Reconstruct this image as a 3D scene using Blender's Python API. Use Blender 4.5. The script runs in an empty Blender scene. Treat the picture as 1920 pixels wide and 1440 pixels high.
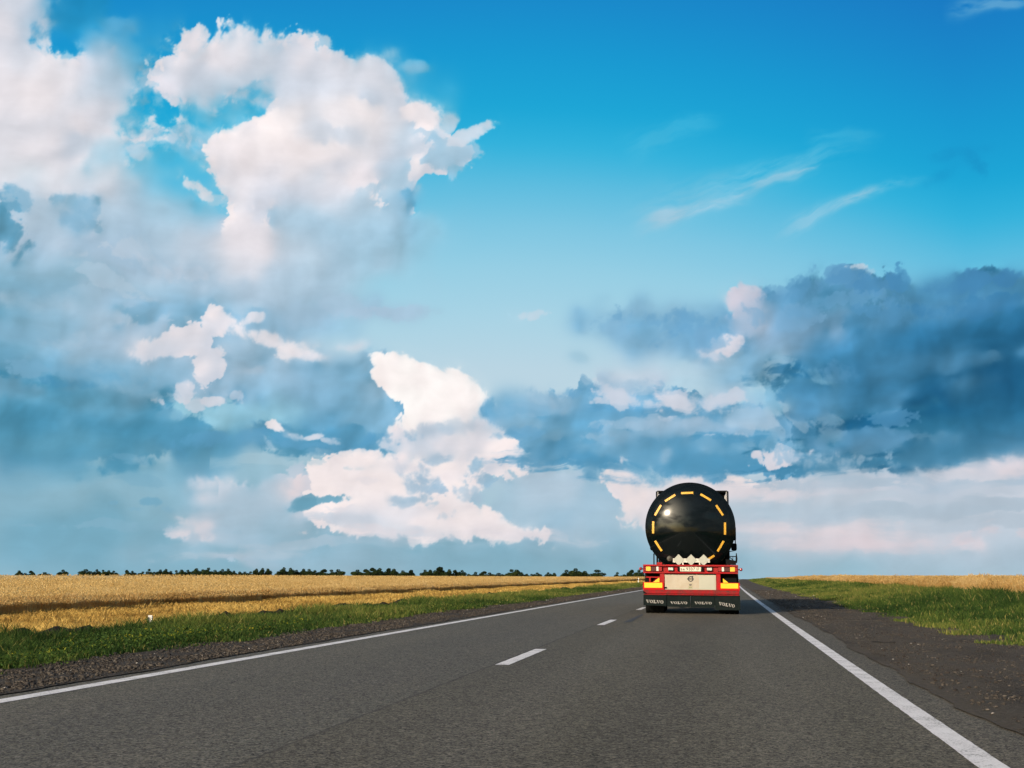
import bpy, bmesh, math, random
import numpy as np
from mathutils import Vector, Matrix, Euler

R = math.radians
scene = bpy.context.scene
COL = scene.collection

# ------------------------------------------------------------------ camera
CAM_Z = 0.96
F_PX = 2300.0                      # focal length in pixels of a 1920-wide picture
YAW = R(9.51)                      # heading turned left of the road's direction (+Y)
PITCH = R(8.9)
cam_data = bpy.data.cameras.new('camera')
cam_data.sensor_width = 36.0
cam_data.lens = F_PX / 1920.0 * 36.0
cam_data.clip_start = 0.05
cam_data.clip_end = 20000
cam = bpy.data.objects.new('camera', cam_data)
cam.location = (0, 0, CAM_Z)
cam.rotation_euler = Euler((math.pi / 2 + PITCH, 0, YAW), 'XYZ')
COL.objects.link(cam)
scene.camera = cam
CAM_R = Euler((math.pi / 2 + PITCH, 0, YAW), 'XYZ').to_matrix()

scene.view_settings.view_transform = 'Standard'
scene.view_settings.look = 'None'
scene.view_settings.exposure = 0.0
scene.view_settings.gamma = 1.0
scene.view_settings.use_curve_mapping = False
scene.cycles.max_bounces = 6
scene.cycles.diffuse_bounces = 3
scene.cycles.glossy_bounces = 3
scene.cycles.use_denoising = True


def direction(px, py):
    v = CAM_R @ Vector(((px - 960) / F_PX, -(py - 720) / F_PX, -1.0))
    return v.normalized()


def s2l(c):
    """sRGB 0..255 -> linear"""
    out = []
    for x in c:
        x = x / 255.0
        out.append(x / 12.92 if x <= 0.04045 else ((x + 0.055) / 1.055) ** 2.4)
    return tuple(out)


# ------------------------------------------------------------------ sun
SUN_AZ, SUN_EL = R(24), R(17)     # behind the camera, to the left
SUN_DIR = Vector((-math.sin(SUN_AZ) * math.cos(SUN_EL), -math.cos(SUN_AZ) * math.cos(SUN_EL), math.sin(SUN_EL)))
sd = bpy.data.lights.new('sun', 'SUN')
sd.energy = 4.6
sd.angle = R(1.4)
sd.color = (1.0, 0.84, 0.66)
sun = bpy.data.objects.new('sun', sd)
sun.rotation_euler = SUN_DIR.to_track_quat('Z', 'Y').to_euler()
sun.location = (-40, -60, 60)
COL.objects.link(sun)
# ------------------------------------------------------------------ sky
# The part of the sky ahead is a wide backdrop 9 km away. Its clouds are worked out here, point by point,
# from noise and cloud outlines laid out by azimuth and elevation, and carried as an attribute of the mesh.
SKYK = F_PX                         # one unit = one 2300th of a radian


def ae(px, py):
    d = direction(px, py)
    return np.array((math.atan2(d.x, d.y) * SKYK, math.asin(d.z) * SKYK))


def axis(a, lo, hi, b, fine, coarse):
    return np.concatenate([np.arange(a, lo, coarse), np.arange(lo, hi, fine), np.arange(hi, b, coarse)])


A_AX = axis(ae(0, 1080)[0] - 900, ae(0, 0)[0] - 60, ae(1920, 0)[0] + 60, ae(1920, 0)[0] + 900, 1.75, 10.0)
E_AX = axis(-70, -70, ae(960, 0)[1] + 40, ae(960, 0)[1] + 700, 1.75, 10.0)
GA, GE = np.meshgrid(A_AX.astype(np.float32), E_AX.astype(np.float32))
SH = GA.shape
rs = np.random.RandomState(11)
PERM = np.tile(rs.permutation(512).astype(np.int32), 3)
GRAD = rs.uniform(0, 2 * math.pi, 512)
GX, GY = np.cos(GRAD).astype(np.float32), np.sin(GRAD).astype(np.float32)
WX, WY = rs.rand(512).astype(np.float32), rs.rand(512).astype(np.float32)


def gnoise(x, y):
    xi, yi = np.floor(x).astype(np.int32), np.floor(y).astype(np.int32)
    xf, yf = x - xi, y - yi
    u, v = xf * xf * xf * (xf * (xf * 6 - 15) + 10), yf * yf * yf * (yf * (yf * 6 - 15) + 10)

    def g(ix, iy):
        h = PERM[(PERM[(xi + ix) & 511] + yi + iy) & 511]
        return GX[h] * (xf - ix) + GY[h] * (yf - iy)
    a = g(0, 0) * (1 - u) + g(1, 0) * u
    b = g(0, 1) * (1 - u) + g(1, 1) * u
    return (a * (1 - v) + b * v) * 1.5


def worley(x, y):
    xi, yi = np.floor(x).astype(np.int32), np.floor(y).astype(np.int32)
    xf, yf = x - xi, y - yi
    best = np.full(x.shape, 9.0, np.float32)
    for i in (-1, 0, 1):
        for j in (-1, 0, 1):
            h = PERM[(PERM[(xi + i) & 511] + yi + j) & 511]
            dx, dy = i + WX[h] - xf, j + WY[h] - yf
            np.minimum(best, dx * dx + dy * dy, out=best)
    return np.sqrt(best)


def fbm(x, y, lam, octaves, gain=0.55, seed=0.0):
    out, amp, tot = np.zeros(x.shape, np.float32), 1.0, 0.0
    for k in range(octaves):
        out += amp * gnoise(x / lam + 17.3 * k + seed, y / lam - 9.1 * k + seed)
        tot += amp * amp
        amp *= gain
        lam *= 0.48
    return out / math.sqrt(tot) * 3.2          # about unit spread


def shift(f, dx, dy):
    """the field as seen dx, dy units away (fine part of the grid)"""
    return np.roll(np.roll(f, -int(round(dx / 1.75)), 1), -int(round(dy / 1.75)), 0)


def norm(f):
    return (f - f.mean()) / f.std()


wx = fbm(GA, GE, 170, 4, 0.5, 3.0)
wy = fbm(GA, GE, 170, 4, 0.5, 8.0)
FB = fbm(GA + 7 * wx, GE + 7 * wy, 100, 7, 0.54, 1.0)                       # fluffy
ST = fbm(GA * 0.33 + 10 * wx, GE * 1.25 + 5 * wy, 60, 6, 0.58, 5.0)          # streaky
HC = np.zeros(SH, np.float32)
lam_, amp_ = 96.0, 1.0
for k in range(5):                                                          # cauliflower heads
    q = 0.10 * lam_
    HC += amp_ * (0.5 - worley((GA + 9 * wx + q * shift(FB, 40 * k, 0) * 0.5) / lam_ + 5.2 * k, (GE + 9 * wy) / lam_ + 2.7 * k))
    lam_ *= 0.5
    amp_ *= 0.60
HC = norm(HC)
CB = norm(HC + 0.32 * FB + 0.17 * fbm(GA, GE, 17, 3, 0.6, 33.0))
lit_dir = (13, -12)
def blur(f, n):
    for _ in range(n):
        for ax in (0, 1):
            f = 0.25 * np.roll(f, 2, ax) + 0.5 * f + 0.25 * np.roll(f, -2, ax)
    return f


relief = norm(blur(HC - shift(HC, -14, 14), 2)) * 0.55 + norm(blur(FB - shift(FB, -26, 22), 4)) * 0.6 + 0.25 * norm(blur(HC, 3))
relief = np.clip(0.55 + 0.27 * relief, 0, 1)
relief_s = np.clip(0.5 + 0.30 * ST, 0, 1)
FIELD = {'c': CB, 'f': FB, 's': ST}
SOFTEN = np.clip(0.75 + 0.55 * norm(wx + wy), 0.25, 2.4)
WARP = {'w': 9.0, 'q': 4.0, 'p': 0.0}


def ramp1(y, stops):
    ys = [s[0] for s in stops]
    return np.stack([np.interp(y, ys, [s[1][i] for s in stops]) for i in range(3)], -1).astype(np.float32)


# clear sky: deep blue overhead, paler and greyer low down, bluest away from the middle
CLEAR = [(1080, (138, 179, 196)), (1040, (152, 189, 205)), (960, (168, 199, 213)), (800, (191, 214, 226)),
         (690, (186, 213, 227)), (590, (168, 211, 229)), (500, (150, 206, 228)), (420, (126, 198, 226)), (340, (92, 188, 223)),
         (270, (52, 178, 220)), (200, (30, 166, 214)), (100, (26, 153, 209)), (0, (26, 139, 203)), (-120, (26, 124, 196)), (-320, (27, 108, 184))]
stops_e = [(ae(880, py)[1], c) for py, c in CLEAR]
da = GA - ae(900, 600)[0]
eff = GE + np.where(da > 0, 0.00022, 0.00010) * np.minimum(da * da, 900 ** 2)
SKY = ramp1(eff, stops_e)
FADE = np.clip((GA - A_AX[0] - 250) / 500, 0, 1) * np.clip((A_AX[-1] - 250 - GA) / 500, 0, 1) * np.clip((E_AX[-1] - 150 - GE) / 400, 0, 1)
NLAYER = [0]
COVER = np.zeros(SH, np.float32)


def sstep(f):
    f = np.clip(f, 0, 1)
    return f * f * (3 - 2 * f)


def lay(sl, mask, col, col2, rel, op, tone=0.0):
    m = (mask * op * FADE[sl])[..., None]
    c = np.array(col, np.float32)
    if col2:
        t = np.clip((relief if rel == 'r' else relief_s)[sl] + tone, 0, 1)[..., None]
        c = np.array(col2, np.float32) * (1 - t) + c * t
    else:
        c = c * (1 + 0.05 * (relief[sl] - 0.55))[..., None]
    SKY[sl] = SKY[sl] * (1 - m) + c * m
    COVER[sl] = COVER[sl] * (1 - m[..., 0]) + m[..., 0]


def crop(a0, a1, e0, e1):
    i0, i1 = np.searchsorted(A_AX, (a0, a1))
    j0, j1 = np.searchsorted(E_AX, (e0, e1))
    return (slice(max(j0 - 1, 0), j1 + 1), slice(max(i0 - 1, 0), i1 + 1))


def edge(sl, n, amp):
    NLAYER[0] += 1
    k = NLAYER[0]
    f = FIELD[n]
    h, w = f.shape
    oy, ox = (k * 37) % 56 - 28, (k * 53) % 60 - 30                 # another stretch of the same noise for every patch
    j = np.clip(np.arange(sl[0].start, sl[0].stop) + oy, 0, h - 1)[:len(range(*sl[0].indices(h)))]
    i = np.clip(np.arange(sl[1].start, sl[1].stop) + ox, 0, w - 1)[:len(range(*sl[1].indices(w)))]
    return amp * f[np.ix_(j, i)]


AMPPX = {'c': 30.0, 'f': 27.0, 's': 26.0}


def ell(cx, cy, rx, ry, rot, col, op=1.0, soft=0.15, amp=0.5, n='f', col2=None, flow='w', rel='r'):
    """one soft, noise-edged patch of cloud"""
    c = ae(cx, cy)
    sm = min(rx, ry)
    amp = min(amp * AMPPX[n], 0.42 * sm + 2)
    soft = max(soft * 105, amp * {'c': 0.5, 'f': 1.5, 's': 1.4}[n])
    soft = min(soft, 0.8 * sm + 2)
    if sm < 40 and flow == 'w':
        flow = 'q'
    r = max(rx, ry) * 1.08 + 3 * amp + 6.5 * soft + 3 * WARP[flow]
    sl = crop(c[0] - r, c[0] + r, c[1] - r, c[1] + r)
    x = GA[sl] + WARP[flow] * wx[sl] - c[0]
    y = GE[sl] + WARP[flow] * wy[sl] - c[1]
    cr, sr = math.cos(R(rot)), math.sin(R(rot))
    u, v = (x * cr + y * sr) / rx, (-x * sr + y * cr) / ry
    d = np.sqrt(u * u + v * v)
    f = (1 - d) * sm * np.clip(0.6 + 0.4 * d, 0.6, 3) + edge(sl, n, amp)
    s = soft * SOFTEN[sl]
    lay(sl, 0.62 * sstep(f / (2 * s) + 0.5) + 0.38 * sstep(f / (6 * s) + 0.42), col, col2, rel, op)


def poly(pts, centre, col, op=1.0, soft=0.1, amp=0.4, n='c', col2=None, flow='q', rel='r'):
    """a cloud with a traced outline (a true signed distance to it)"""
    P = [ae(*p) for p in pts]
    amp = amp * AMPPX[n]
    soft = max(soft * 105, amp * {'c': 0.4, 'f': 1.4, 's': 1.3}[n])
    Q = []                                               # rounded outline
    for i in range(len(P)):
        p0, p1, p2, p3 = P[i - 1], P[i], P[(i + 1) % len(P)], P[(i + 2) % len(P)]
        for t in (0.0, 0.5):
            Q.append(0.5 * (2 * p1 + (p2 - p0) * t + (2 * p0 - 5 * p1 + 4 * p2 - p3) * t * t + (3 * p1 - p0 - 3 * p2 + p3) * t ** 3))
    q = np.array(Q)
    r = 3 * amp + 7 * soft + 3 * WARP[flow]
    sl = crop(q[:, 0].min() - r, q[:, 0].max() + r, q[:, 1].min() - r, q[:, 1].max() + r)
    x = GA[sl] + WARP[flow] * wx[sl]
    y = GE[sl] + WARP[flow] * wy[sl]
    d = np.full(x.shape, 1e12, np.float32)
    inside = np.zeros(x.shape, bool)
    for i in range(len(q)):
        a, b = q[i - 1], q[i]
        ex, ey = b - a
        px, py = x - a[0], y - a[1]
        t = np.clip((px * ex + py * ey) / (ex * ex + ey * ey + 1e-9), 0, 1)
        np.minimum(d, (px - ex * t) ** 2 + (py - ey * t) ** 2, out=d)
        if ey != 0:
            inside ^= ((a[1] > y) != (b[1] > y)) & (px < ex * (y - a[1]) / ey)
    d = np.sqrt(d) * np.where(inside, 1, -1)
    f = d + edge(sl, n, amp)
    s = soft * SOFTEN[sl]
    # the side towards the sun is brighter, the side away from it greyer
    g = (np.roll(np.roll(d, -9, 1), 9, 0) - d) / 22.0
    tone = 0.30 * np.clip(g, -1, 1) * np.exp(-np.maximum(d, 0) / 60.0) if n == 'c' else 0.0
    lay(sl, 0.70 * sstep(f / (2 * s) + 0.5) + 0.30 * sstep(f / (7 * s) + 0.40), col, col2, rel, op, tone)


# ---- low sky
ell(60, 960, 520, 120, 0, (112, 166, 192), 0.9, 0.8, 0.15, 's')
ell(330, 900, 360, 60, 0, (150, 188, 206), 0.8, 0.5, 0.2, 's')
ell(100, 885, 200, 25, 0, (104, 162, 190), 0.5, 0.3, 0.2, 's')
ell(840, 1035, 480, 44, 0, (128, 172, 194), 0.9, 0.4, 0.2, 's')
ell(570, 1045, 170, 26, -3, (190, 199, 212), 0.7, 0.3, 0.3, 's')
ell(1750, 940, 360, 120, 0, (196, 204, 216), 0.85, 0.8, 0.2, 's', (178, 194, 210), rel='s')
ell(1830, 905, 200, 34, 4, (216, 214, 222), 0.8, 0.2, 0.6, 's', (190, 200, 214))
ell(1640, 925, 260, 26, 0, (206, 208, 218), 0.7, 0.2, 0.6, 's', (180, 195, 210), rel='s')
ell(1560, 1000, 175, 30, -4, (224, 211, 216), 0.9, 0.14, 0.6, 's', (203, 204, 214), rel='s')
ell(1640, 1022, 120, 20, 4, (220, 207, 213), 0.6, 0.2, 0.6, 's')
ell(1700, 965, 150, 12, 3, (176, 194, 208), 0.7, 0.2, 0.4, 's')
ell(1880, 960, 120, 30, 0, (190, 200, 212), 0.7, 0.3, 0.4, 's')
ell(1490, 960, 100, 16, 0, (168, 192, 208), 0.7, 0.2, 0.4, 's')
ell(1500, 1060, 320, 24, 0, (146, 182, 200), 0.8, 0.3, 0.2, 's')
ell(1850, 1060, 220, 25, 0, (168, 188, 203), 0.7, 0.3, 0.2, 's')

# ---- the great grey mass on the left
poly([(-150, 330), (60, 350), (200, 345), (240, 400), (330, 430), (430, 400), (600, 420), (640, 500), (610, 560), (560, 600),
      (640, 660), (720, 690), (752, 790), (745, 828), (640, 842), (560, 842), (450, 846), (330, 850), (200, 858), (100, 868), (-150, 880)],
     (250, 620), (168, 197, 216), 0.96, 0.10, 0.35, 'f', (124, 172, 202), 'q')
ell(230, 470, 300, 100, 0, (184, 201, 219), 0.8, 0.5, 0.6, 'f', (160, 190, 213))
ell(470, 500, 170, 70, 12, (192, 206, 221), 0.8, 0.4, 0.6, 'f', (168, 196, 216))
ell(345, 585, 130, 50, 8, (120, 173, 205), 0.75, 0.3, 0.5, 'f')
ell(500, 575, 90, 40, 0, (140, 184, 212), 0.6, 0.3, 0.5, 'f')
ell(70, 590, 150, 60, 0, (122, 174, 204), 0.75, 0.4, 0.6, 'f', (140, 184, 209))
ell(180, 640, 120, 28, 10, (176, 197, 215), 0.75, 0.2, 0.7, 'f')
ell(230, 560, 80, 25, -12, (170, 195, 215), 0.7, 0.2, 0.7, 'f')
ell(20, 660, 60, 110, 0, (92, 158, 192), 0.8, 0.4, 0.6, 'f')
ell(90, 780, 330, 95, 0, (84, 153, 189), 0.95, 0.35, 0.6, 'f', (70, 143, 182))
ell(160, 838, 260, 20, 0, (84, 152, 188), 0.9, 0.06, 0.3, 'f')
ell(330, 810, 290, 48, 0, (82, 152, 190), 0.95, 0.22, 0.5, 'f', (72, 145, 184))
ell(230, 715, 110, 40, -5, (86, 155, 192), 0.8, 0.3, 0.6, 'f')
ell(60, 690, 130, 34, 4, (112, 166, 198), 0.8, 0.12, 0.5, 'f')
ell(75, 708, 100, 18, -3, (62, 136, 176), 0.8, 0.1, 0.4, 'f')
ell(330, 690, 150, 60, 0, (158, 188, 211), 0.6, 0.35, 0.6, 'f')
ell(600, 770, 170, 80, 0, (110, 168, 204), 0.95, 0.3, 0.5, 'f', (90, 156, 196))
ell(700, 770, 60, 60, 0, (140, 184, 211), 0.6, 0.3, 0.5, 'f')
ell(680, 825, 120, 24, 2, (84, 153, 194), 0.95, 0.12, 0.35, 'f')
ell(430, 780, 105, 36, 6, (150, 198, 216), 0.95, 0.1, 0.45, 'f')
ell(440, 825, 130, 18, 2, (84, 152, 190), 0.95, 0.08, 0.35, 'f')
ell(330, 838, 42, 18, -6, (80, 148, 186), 0.95, 0.06, 0.35, 'c')
ell(60, 560, 40, 12, 0, (188, 204, 218), 0.6, 0.12, 0.5, 'f')


# ---- folds of the grey mass on the left
for a_ in ((60, 500, 90, 16, 4, (140, 184, 208), 0.8), (190, 520, 70, 12, -10, (150, 189, 211), 0.7), (120, 600, 80, 14, 12, (150, 186, 209), 0.7), (250, 600, 70, 18, 30, (118, 170, 202), 0.7),
           (280, 540, 60, 14, -16, (182, 202, 218), 0.7), (170, 585, 60, 12, -14, (186, 203, 218), 0.7), (215, 640, 50, 24, 20, (186, 201, 217), 0.7), (330, 540, 70, 16, 10, (148, 188, 212), 0.6),
           (410, 560, 60, 16, -8, (164, 196, 217), 0.7), (520, 540, 60, 26, 10, (170, 198, 217), 0.6), (120, 665, 40, 10, 0, (150, 185, 207), 0.7), (35, 735, 70, 16, 0, (118, 168, 198), 0.8),
           (160, 760, 90, 14, 0, (100, 162, 194), 0.7), (240, 780, 60, 14, 0, (110, 166, 198), 0.7), (60, 830, 120, 12, 0, (98, 160, 190), 0.6), (280, 690, 60, 20, 0, (130, 177, 205), 0.7),
           (500, 740, 40, 40, 0, (140, 184, 210), 0.6), (655, 735, 60, 24, 0, (136, 182, 211), 0.7), (560, 720, 50, 16, 0, (120, 172, 206), 0.7), (720, 745, 30, 30, 0, (150, 188, 213), 0.7)):
    ell(*a_, 0.10, 0.6, 'f')

# ---- grey streaks in the middle
ell(600, 580, 90, 28, 0, (156, 188, 212), 0.85, 0.15, 0.5, 'f', (140, 180, 207))
ell(720, 588, 80, 12, 0, (160, 190, 213), 0.85, 0.06, 0.35, 's')
ell(560, 605, 90, 14, 0, (135, 180, 210), 0.6, 0.15, 0.4, 's')
ell(995, 593, 26, 8, 0, (196, 212, 226), 0.7, 0.08, 0.3, 'f')
ell(1090, 680, 14, 6, -15, (150, 192, 214), 0.6, 0.08, 0.4, 'f')
ell(660, 650, 22, 5, 0, (205, 215, 226), 0.7, 0.06, 0.3, 'f')

# ---- bright veil upper left
poly([(-150, -150), (70, -150), (92, -10), (96, 60), (132, 112), (200, 120), (243, 128), (240, 160), (212, 215), (225, 250),
      (290, 268), (220, 300), (205, 335), (160, 365), (60, 352), (-150, 345)],
     (60, 180), (232, 225, 230), 0.97, 0.14, 0.5, 'f', (200, 207, 220), 'w')
ell(200, 95, 70, 40, 20, (140, 185, 212), 0.7, 0.3, 0.7, 'f')
ell(225, 45, 34, 10, 10, (130, 180, 210), 0.6, 0.12, 0.6, 'f')
ell(160, 40, 40, 40, 0, (40, 150, 200), 0.5, 0.3, 0.6, 'f')
ell(246, 180, 34, 60, 12, (118, 178, 208), 0.8, 0.25, 0.5, 'f')
ell(200, 140, 40, 30, 0, (225, 220, 229), 0.6, 0.25, 0.6, 'f')
ell(215, 300, 60, 30, 0, (150, 196, 218), 0.6, 0.3, 0.6, 'f')
ell(100, 400, 160, 46, 0, (188, 203, 219), 0.85, 0.3, 0.6, 'f', (168, 194, 215))
ell(110, 375, 190, 40, 0, (190, 205, 219), 0.8, 0.5, 0.4, 'f')
ell(150, 410, 120, 30, 0, (172, 198, 216), 0.6, 0.4, 0.4, 'f')
ell(110, 325, 80, 34, 0, (234, 227, 231), 0.8, 0.3, 0.5, 'f')
ell(30, 240, 70, 90, 0, (240, 229, 230), 0.7, 0.5, 0.5, 'f')
ell(12, 372, 42, 22, 0, (104, 164, 197), 0.85, 0.1, 0.6, 'c')
ell(20, 448, 28, 36, 10, (88, 154, 190), 0.9, 0.08, 0.5, 'c')
ell(105, 372, 46, 10, -4, (116, 170, 200), 0.8, 0.08, 0.5, 'c')
ell(155, 408, 34, 22, 10, (124, 174, 204), 0.7, 0.12, 0.6, 'c')
ell(30, 560, 50, 8, 0, (196, 208, 221), 0.6, 0.1, 0.5, 'f')

# ---- the towering cumulus
poly([(283, 108), (300, 86), (340, 68), (400, 58), (470, 53), (488, 62), (520, 70), (540, 54), (565, 58), (600, 74), (645, 98),
      (690, 105), (735, 112), (752, 132), (752, 180), (640, 230), (530, 190), (500, 165), (470, 172), (430, 190), (350, 196),
      (295, 176), (280, 140)],
     (500, 130), (236, 228, 232), 0.98, 0.07, 0.34, 'c', (198, 207, 221))
ell(305, 238, 90, 34, 0, (238, 228, 232), 0.95, 0.12, 0.6, 'f', (212, 216, 226))
ell(290, 180, 40, 30, 0, (190, 205, 220), 0.5, 0.3, 0.5, 'f')
ell(350, 265, 40, 20, 0, (160, 196, 218), 0.7, 0.15, 0.6, 'f')
ell(320, 282, 70, 14, 2, (80, 176, 214), 0.5, 0.15, 0.5, 'f')
ell(430, 205, 55, 18, -4, (70, 175, 215), 0.75, 0.14, 0.7, 'c')
ell(505, 180, 10, 18, 0, (36, 160, 210), 0.8, 0.08, 0.4, 'c')
poly([(512, 190), (560, 170), (650, 150), (752, 150), (775, 182), (800, 192), (815, 205), (822, 222), (812, 240), (860, 262),
      (868, 300), (858, 322), (815, 330), (782, 345), (778, 400), (735, 430), (700, 430), (660, 455), (610, 500), (540, 505),
      (470, 505), (425, 480), (408, 440), (404, 405), (418, 380), (398, 345), (388, 300), (386, 265), (396, 244), (416, 234),
      (450, 226), (490, 205)],
     (590, 310), (243, 233, 234), 0.99, 0.05, 0.26, 'c', (214, 216, 226))
ell(385, 358, 26, 10, -30, (226, 224, 230), 0.9, 0.05, 0.4, 'c')
ell(400, 372, 24, 12, 0, (190, 212, 226), 0.6, 0.1, 0.5, 'f')
ell(372, 385, 14, 10, 0, (90, 180, 215), 0.5, 0.1, 0.4, 'f')
ell(600, 165, 120, 26, 3, (208, 214, 225), 0.75, 0.22, 0.6, 'f')
ell(700, 175, 55, 45, 0, (214, 218, 228), 0.7, 0.3, 0.6, 'f')
ell(745, 215, 55, 26, 10, (196, 208, 223), 0.75, 0.2, 0.5, 'f')
ell(770, 255, 46, 26, -20, (176, 202, 221), 0.8, 0.2, 0.5, 'f')
ell(790, 215, 32, 20, -30, (246, 234, 234), 0.9, 0.06, 0.4, 'c')
ell(835, 290, 40, 40, 20, (160, 198, 221), 0.85, 0.16, 0.6, 'f')
ell(765, 285, 32, 18, 20, (226, 224, 231), 0.85, 0.12, 0.5, 'c')
ell(735, 340, 45, 40, 10, (164, 199, 221), 0.85, 0.2, 0.5, 'f')
ell(745, 395, 42, 42, 0, (96, 170, 210), 0.9, 0.2, 0.45, 'f')
ell(655, 340, 70, 40, 0, (200, 211, 224), 0.7, 0.25, 0.6, 'f')
ell(680, 345, 28, 30, -20, (236, 228, 232), 0.85, 0.12, 0.5, 'c')
ell(645, 415, 80, 46, 0, (166, 198, 219), 0.85, 0.28, 0.6, 'f')
ell(560, 395, 90, 46, 15, (214, 217, 227), 0.75, 0.35, 0.6, 'f')
ell(460, 300, 60, 40, 20, (224, 222, 229), 0.6, 0.25, 0.5, 'f')
ell(640, 225, 130, 36, 4, (214, 218, 227), 0.75, 0.4, 0.4, 'f')
ell(520, 165, 90, 26, 0, (200, 209, 222), 0.7, 0.3, 0.4, 'f')
ell(400, 160, 110, 24, 0, (214, 217, 226), 0.6, 0.3, 0.4, 'f')
ell(570, 262, 140, 55, 12, (246, 236, 236), 0.75, 0.6, 0.4, 'f')
ell(620, 475, 110, 40, 8, (176, 202, 220), 0.85, 0.3, 0.6, 'f')
ell(470, 470, 70, 40, 20, (226, 224, 231), 0.75, 0.3, 0.6, 'f')
ell(525, 525, 150, 46, 8, (180, 201, 219), 0.9, 0.5, 0.4, 'f')
ell(650, 480, 110, 50, 20, (162, 196, 217), 0.7, 0.5, 0.4, 'f')
ell(440, 470, 50, 60, 30, (232, 226, 231), 0.7, 0.4, 0.4, 'f')
ell(720, 455, 60, 34, 10, (158, 198, 220), 0.7, 0.4, 0.4, 'f')
ell(884, 255, 42, 9, 28, (206, 216, 228), 0.95, 0.06, 0.35, 'f')
ell(836, 240, 22, 11, 50, (206, 215, 227), 0.9, 0.08, 0.4, 'f')
ell(780, 127, 14, 5, 0, (130, 188, 218), 0.8, 0.06, 0.3, 'f')
ell(805, 430, 24, 16, 0, (158, 202, 224), 0.6, 0.15, 0.4, 'f')
ell(668, 85, 30, 9, -25, (90, 176, 214), 0.0, 0.1, 0.3, 'f')


# ---- shading inside the clouds, away from the sun
for a_ in ((655, 245, 90, 26, -8, (196, 208, 222), 0.75), (705, 300, 60, 24, -25, (188, 204, 220), 0.8), (600, 345, 120, 16, 18, (206, 211, 223), 0.8),
           (560, 372, 90, 22, 14, (203, 210, 223), 0.7), (690, 400, 50, 40, 20, (172, 201, 220), 0.8), (480, 345, 60, 14, 30, (214, 216, 226), 0.7),
           (620, 430, 90, 30, -10, (158, 194, 216), 0.8), (560, 455, 50, 22, 20, (188, 206, 221), 0.7), (400, 175, 90, 14, 0, (196, 207, 221), 0.8),
           (540, 150, 60, 18, 0, (198, 208, 222), 0.7), (650, 130, 60, 12, 10, (212, 216, 226), 0.7), (710, 200, 50, 20, -20, (194, 207, 222), 0.75),
           (60, 120, 90, 20, -20, (208, 213, 223), 0.6), (120, 220, 70, 16, 10, (210, 214, 223), 0.6), (50, 300, 120, 16, -8, (212, 214, 223), 0.6),
           (170, 280, 60, 14, 0, (198, 208, 220), 0.7), (90, 190, 40, 60, 0, (236, 229, 232), 0.6), (180, 240, 50, 16, 10, (234, 227, 231), 0.7)):
    ell(*a_, 0.12, 0.5, 'f')
for a_ in ((640, 215, 70, 16, 0, (246, 236, 236), 0.7), (520, 240, 60, 20, 30, (248, 238, 237), 0.8), (470, 300, 30, 26, 0, (240, 231, 233), 0.7), (590, 290, 70, 18, 0, (249, 238, 238), 0.7),
           (470, 420, 40, 36, 30, (236, 229, 232), 0.7), (680, 350, 30, 24, -20, (238, 230, 233), 0.85), (440, 110, 80, 20, 10, (240, 231, 234), 0.7), (340, 110, 46, 26, 0, (240, 231, 233), 0.7),
           (590, 95, 40, 18, -20, (232, 226, 231), 0.7), (320, 160, 40, 14, 0, (228, 222, 229), 0.7)):
    ell(*a_, 0.10, 0.5, 'c')

# ---- small lit cumulus at mid left
ell(435, 690, 130, 60, 0, (164, 192, 213), 0.8, 0.3, 0.5, 'f', (140, 180, 207))
poly([(243, 662), (262, 632), (310, 634), (350, 628), (370, 612), (380, 596), (410, 588), (440, 592), (448, 605), (432, 625),
      (400, 640), (390, 665), (350, 680), (300, 668), (262, 670)], (345, 648), (240, 230, 232), 0.97, 0.05, 0.26, 'c', (214, 216, 226))
ell(470, 598, 16, 5, 15, (226, 222, 228), 0.85, 0.05, 0.25, 'c')
ell(385, 688, 34, 26, 50, (238, 229, 232), 0.92, 0.08, 0.4, 'c', (205, 210, 222))
ell(495, 630, 46, 10, -12, (236, 228, 231), 0.92, 0.06, 0.3, 'c')
ell(552, 650, 28, 16, 15, (238, 230, 232), 0.92, 0.06, 0.35, 'c')
ell(600, 664, 24, 6, -10, (234, 226, 230), 0.9, 0.05, 0.25, 'c')
ell(345, 733, 16, 14, 0, (212, 214, 224), 0.85, 0.06, 0.4, 'c')
ell(275, 752, 22, 12, -30, (200, 208, 220), 0.8, 0.06, 0.45, 'c')
ell(400, 755, 16, 6, 0, (214, 214, 222), 0.85, 0.05, 0.3, 'c')
ell(440, 745, 20, 12, 0, (190, 203, 218), 0.7, 0.08, 0.4, 'c')
ell(362, 760, 16, 10, 0, (206, 211, 222), 0.7, 0.06, 0.3, 'c')
ell(480, 700, 36, 8, 0, (178, 200, 218), 0.8, 0.05, 0.25, 's')
ell(518, 804, 15, 10, -20, (236, 228, 230), 0.95, 0.05, 0.6, 'c')
ell(540, 816, 16, 5, -15, (224, 220, 226), 0.85, 0.06, 0.5, 'c')
ell(598, 812, 9, 6, 30, (236, 228, 230), 0.9, 0.05, 0.6, 'c')
ell(584, 819, 10, 4, 20, (226, 222, 228), 0.85, 0.05, 0.6, 'c')
ell(620, 826, 14, 4, 0, (200, 208, 220), 0.8, 0.04, 0.2, 'c')

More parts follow.
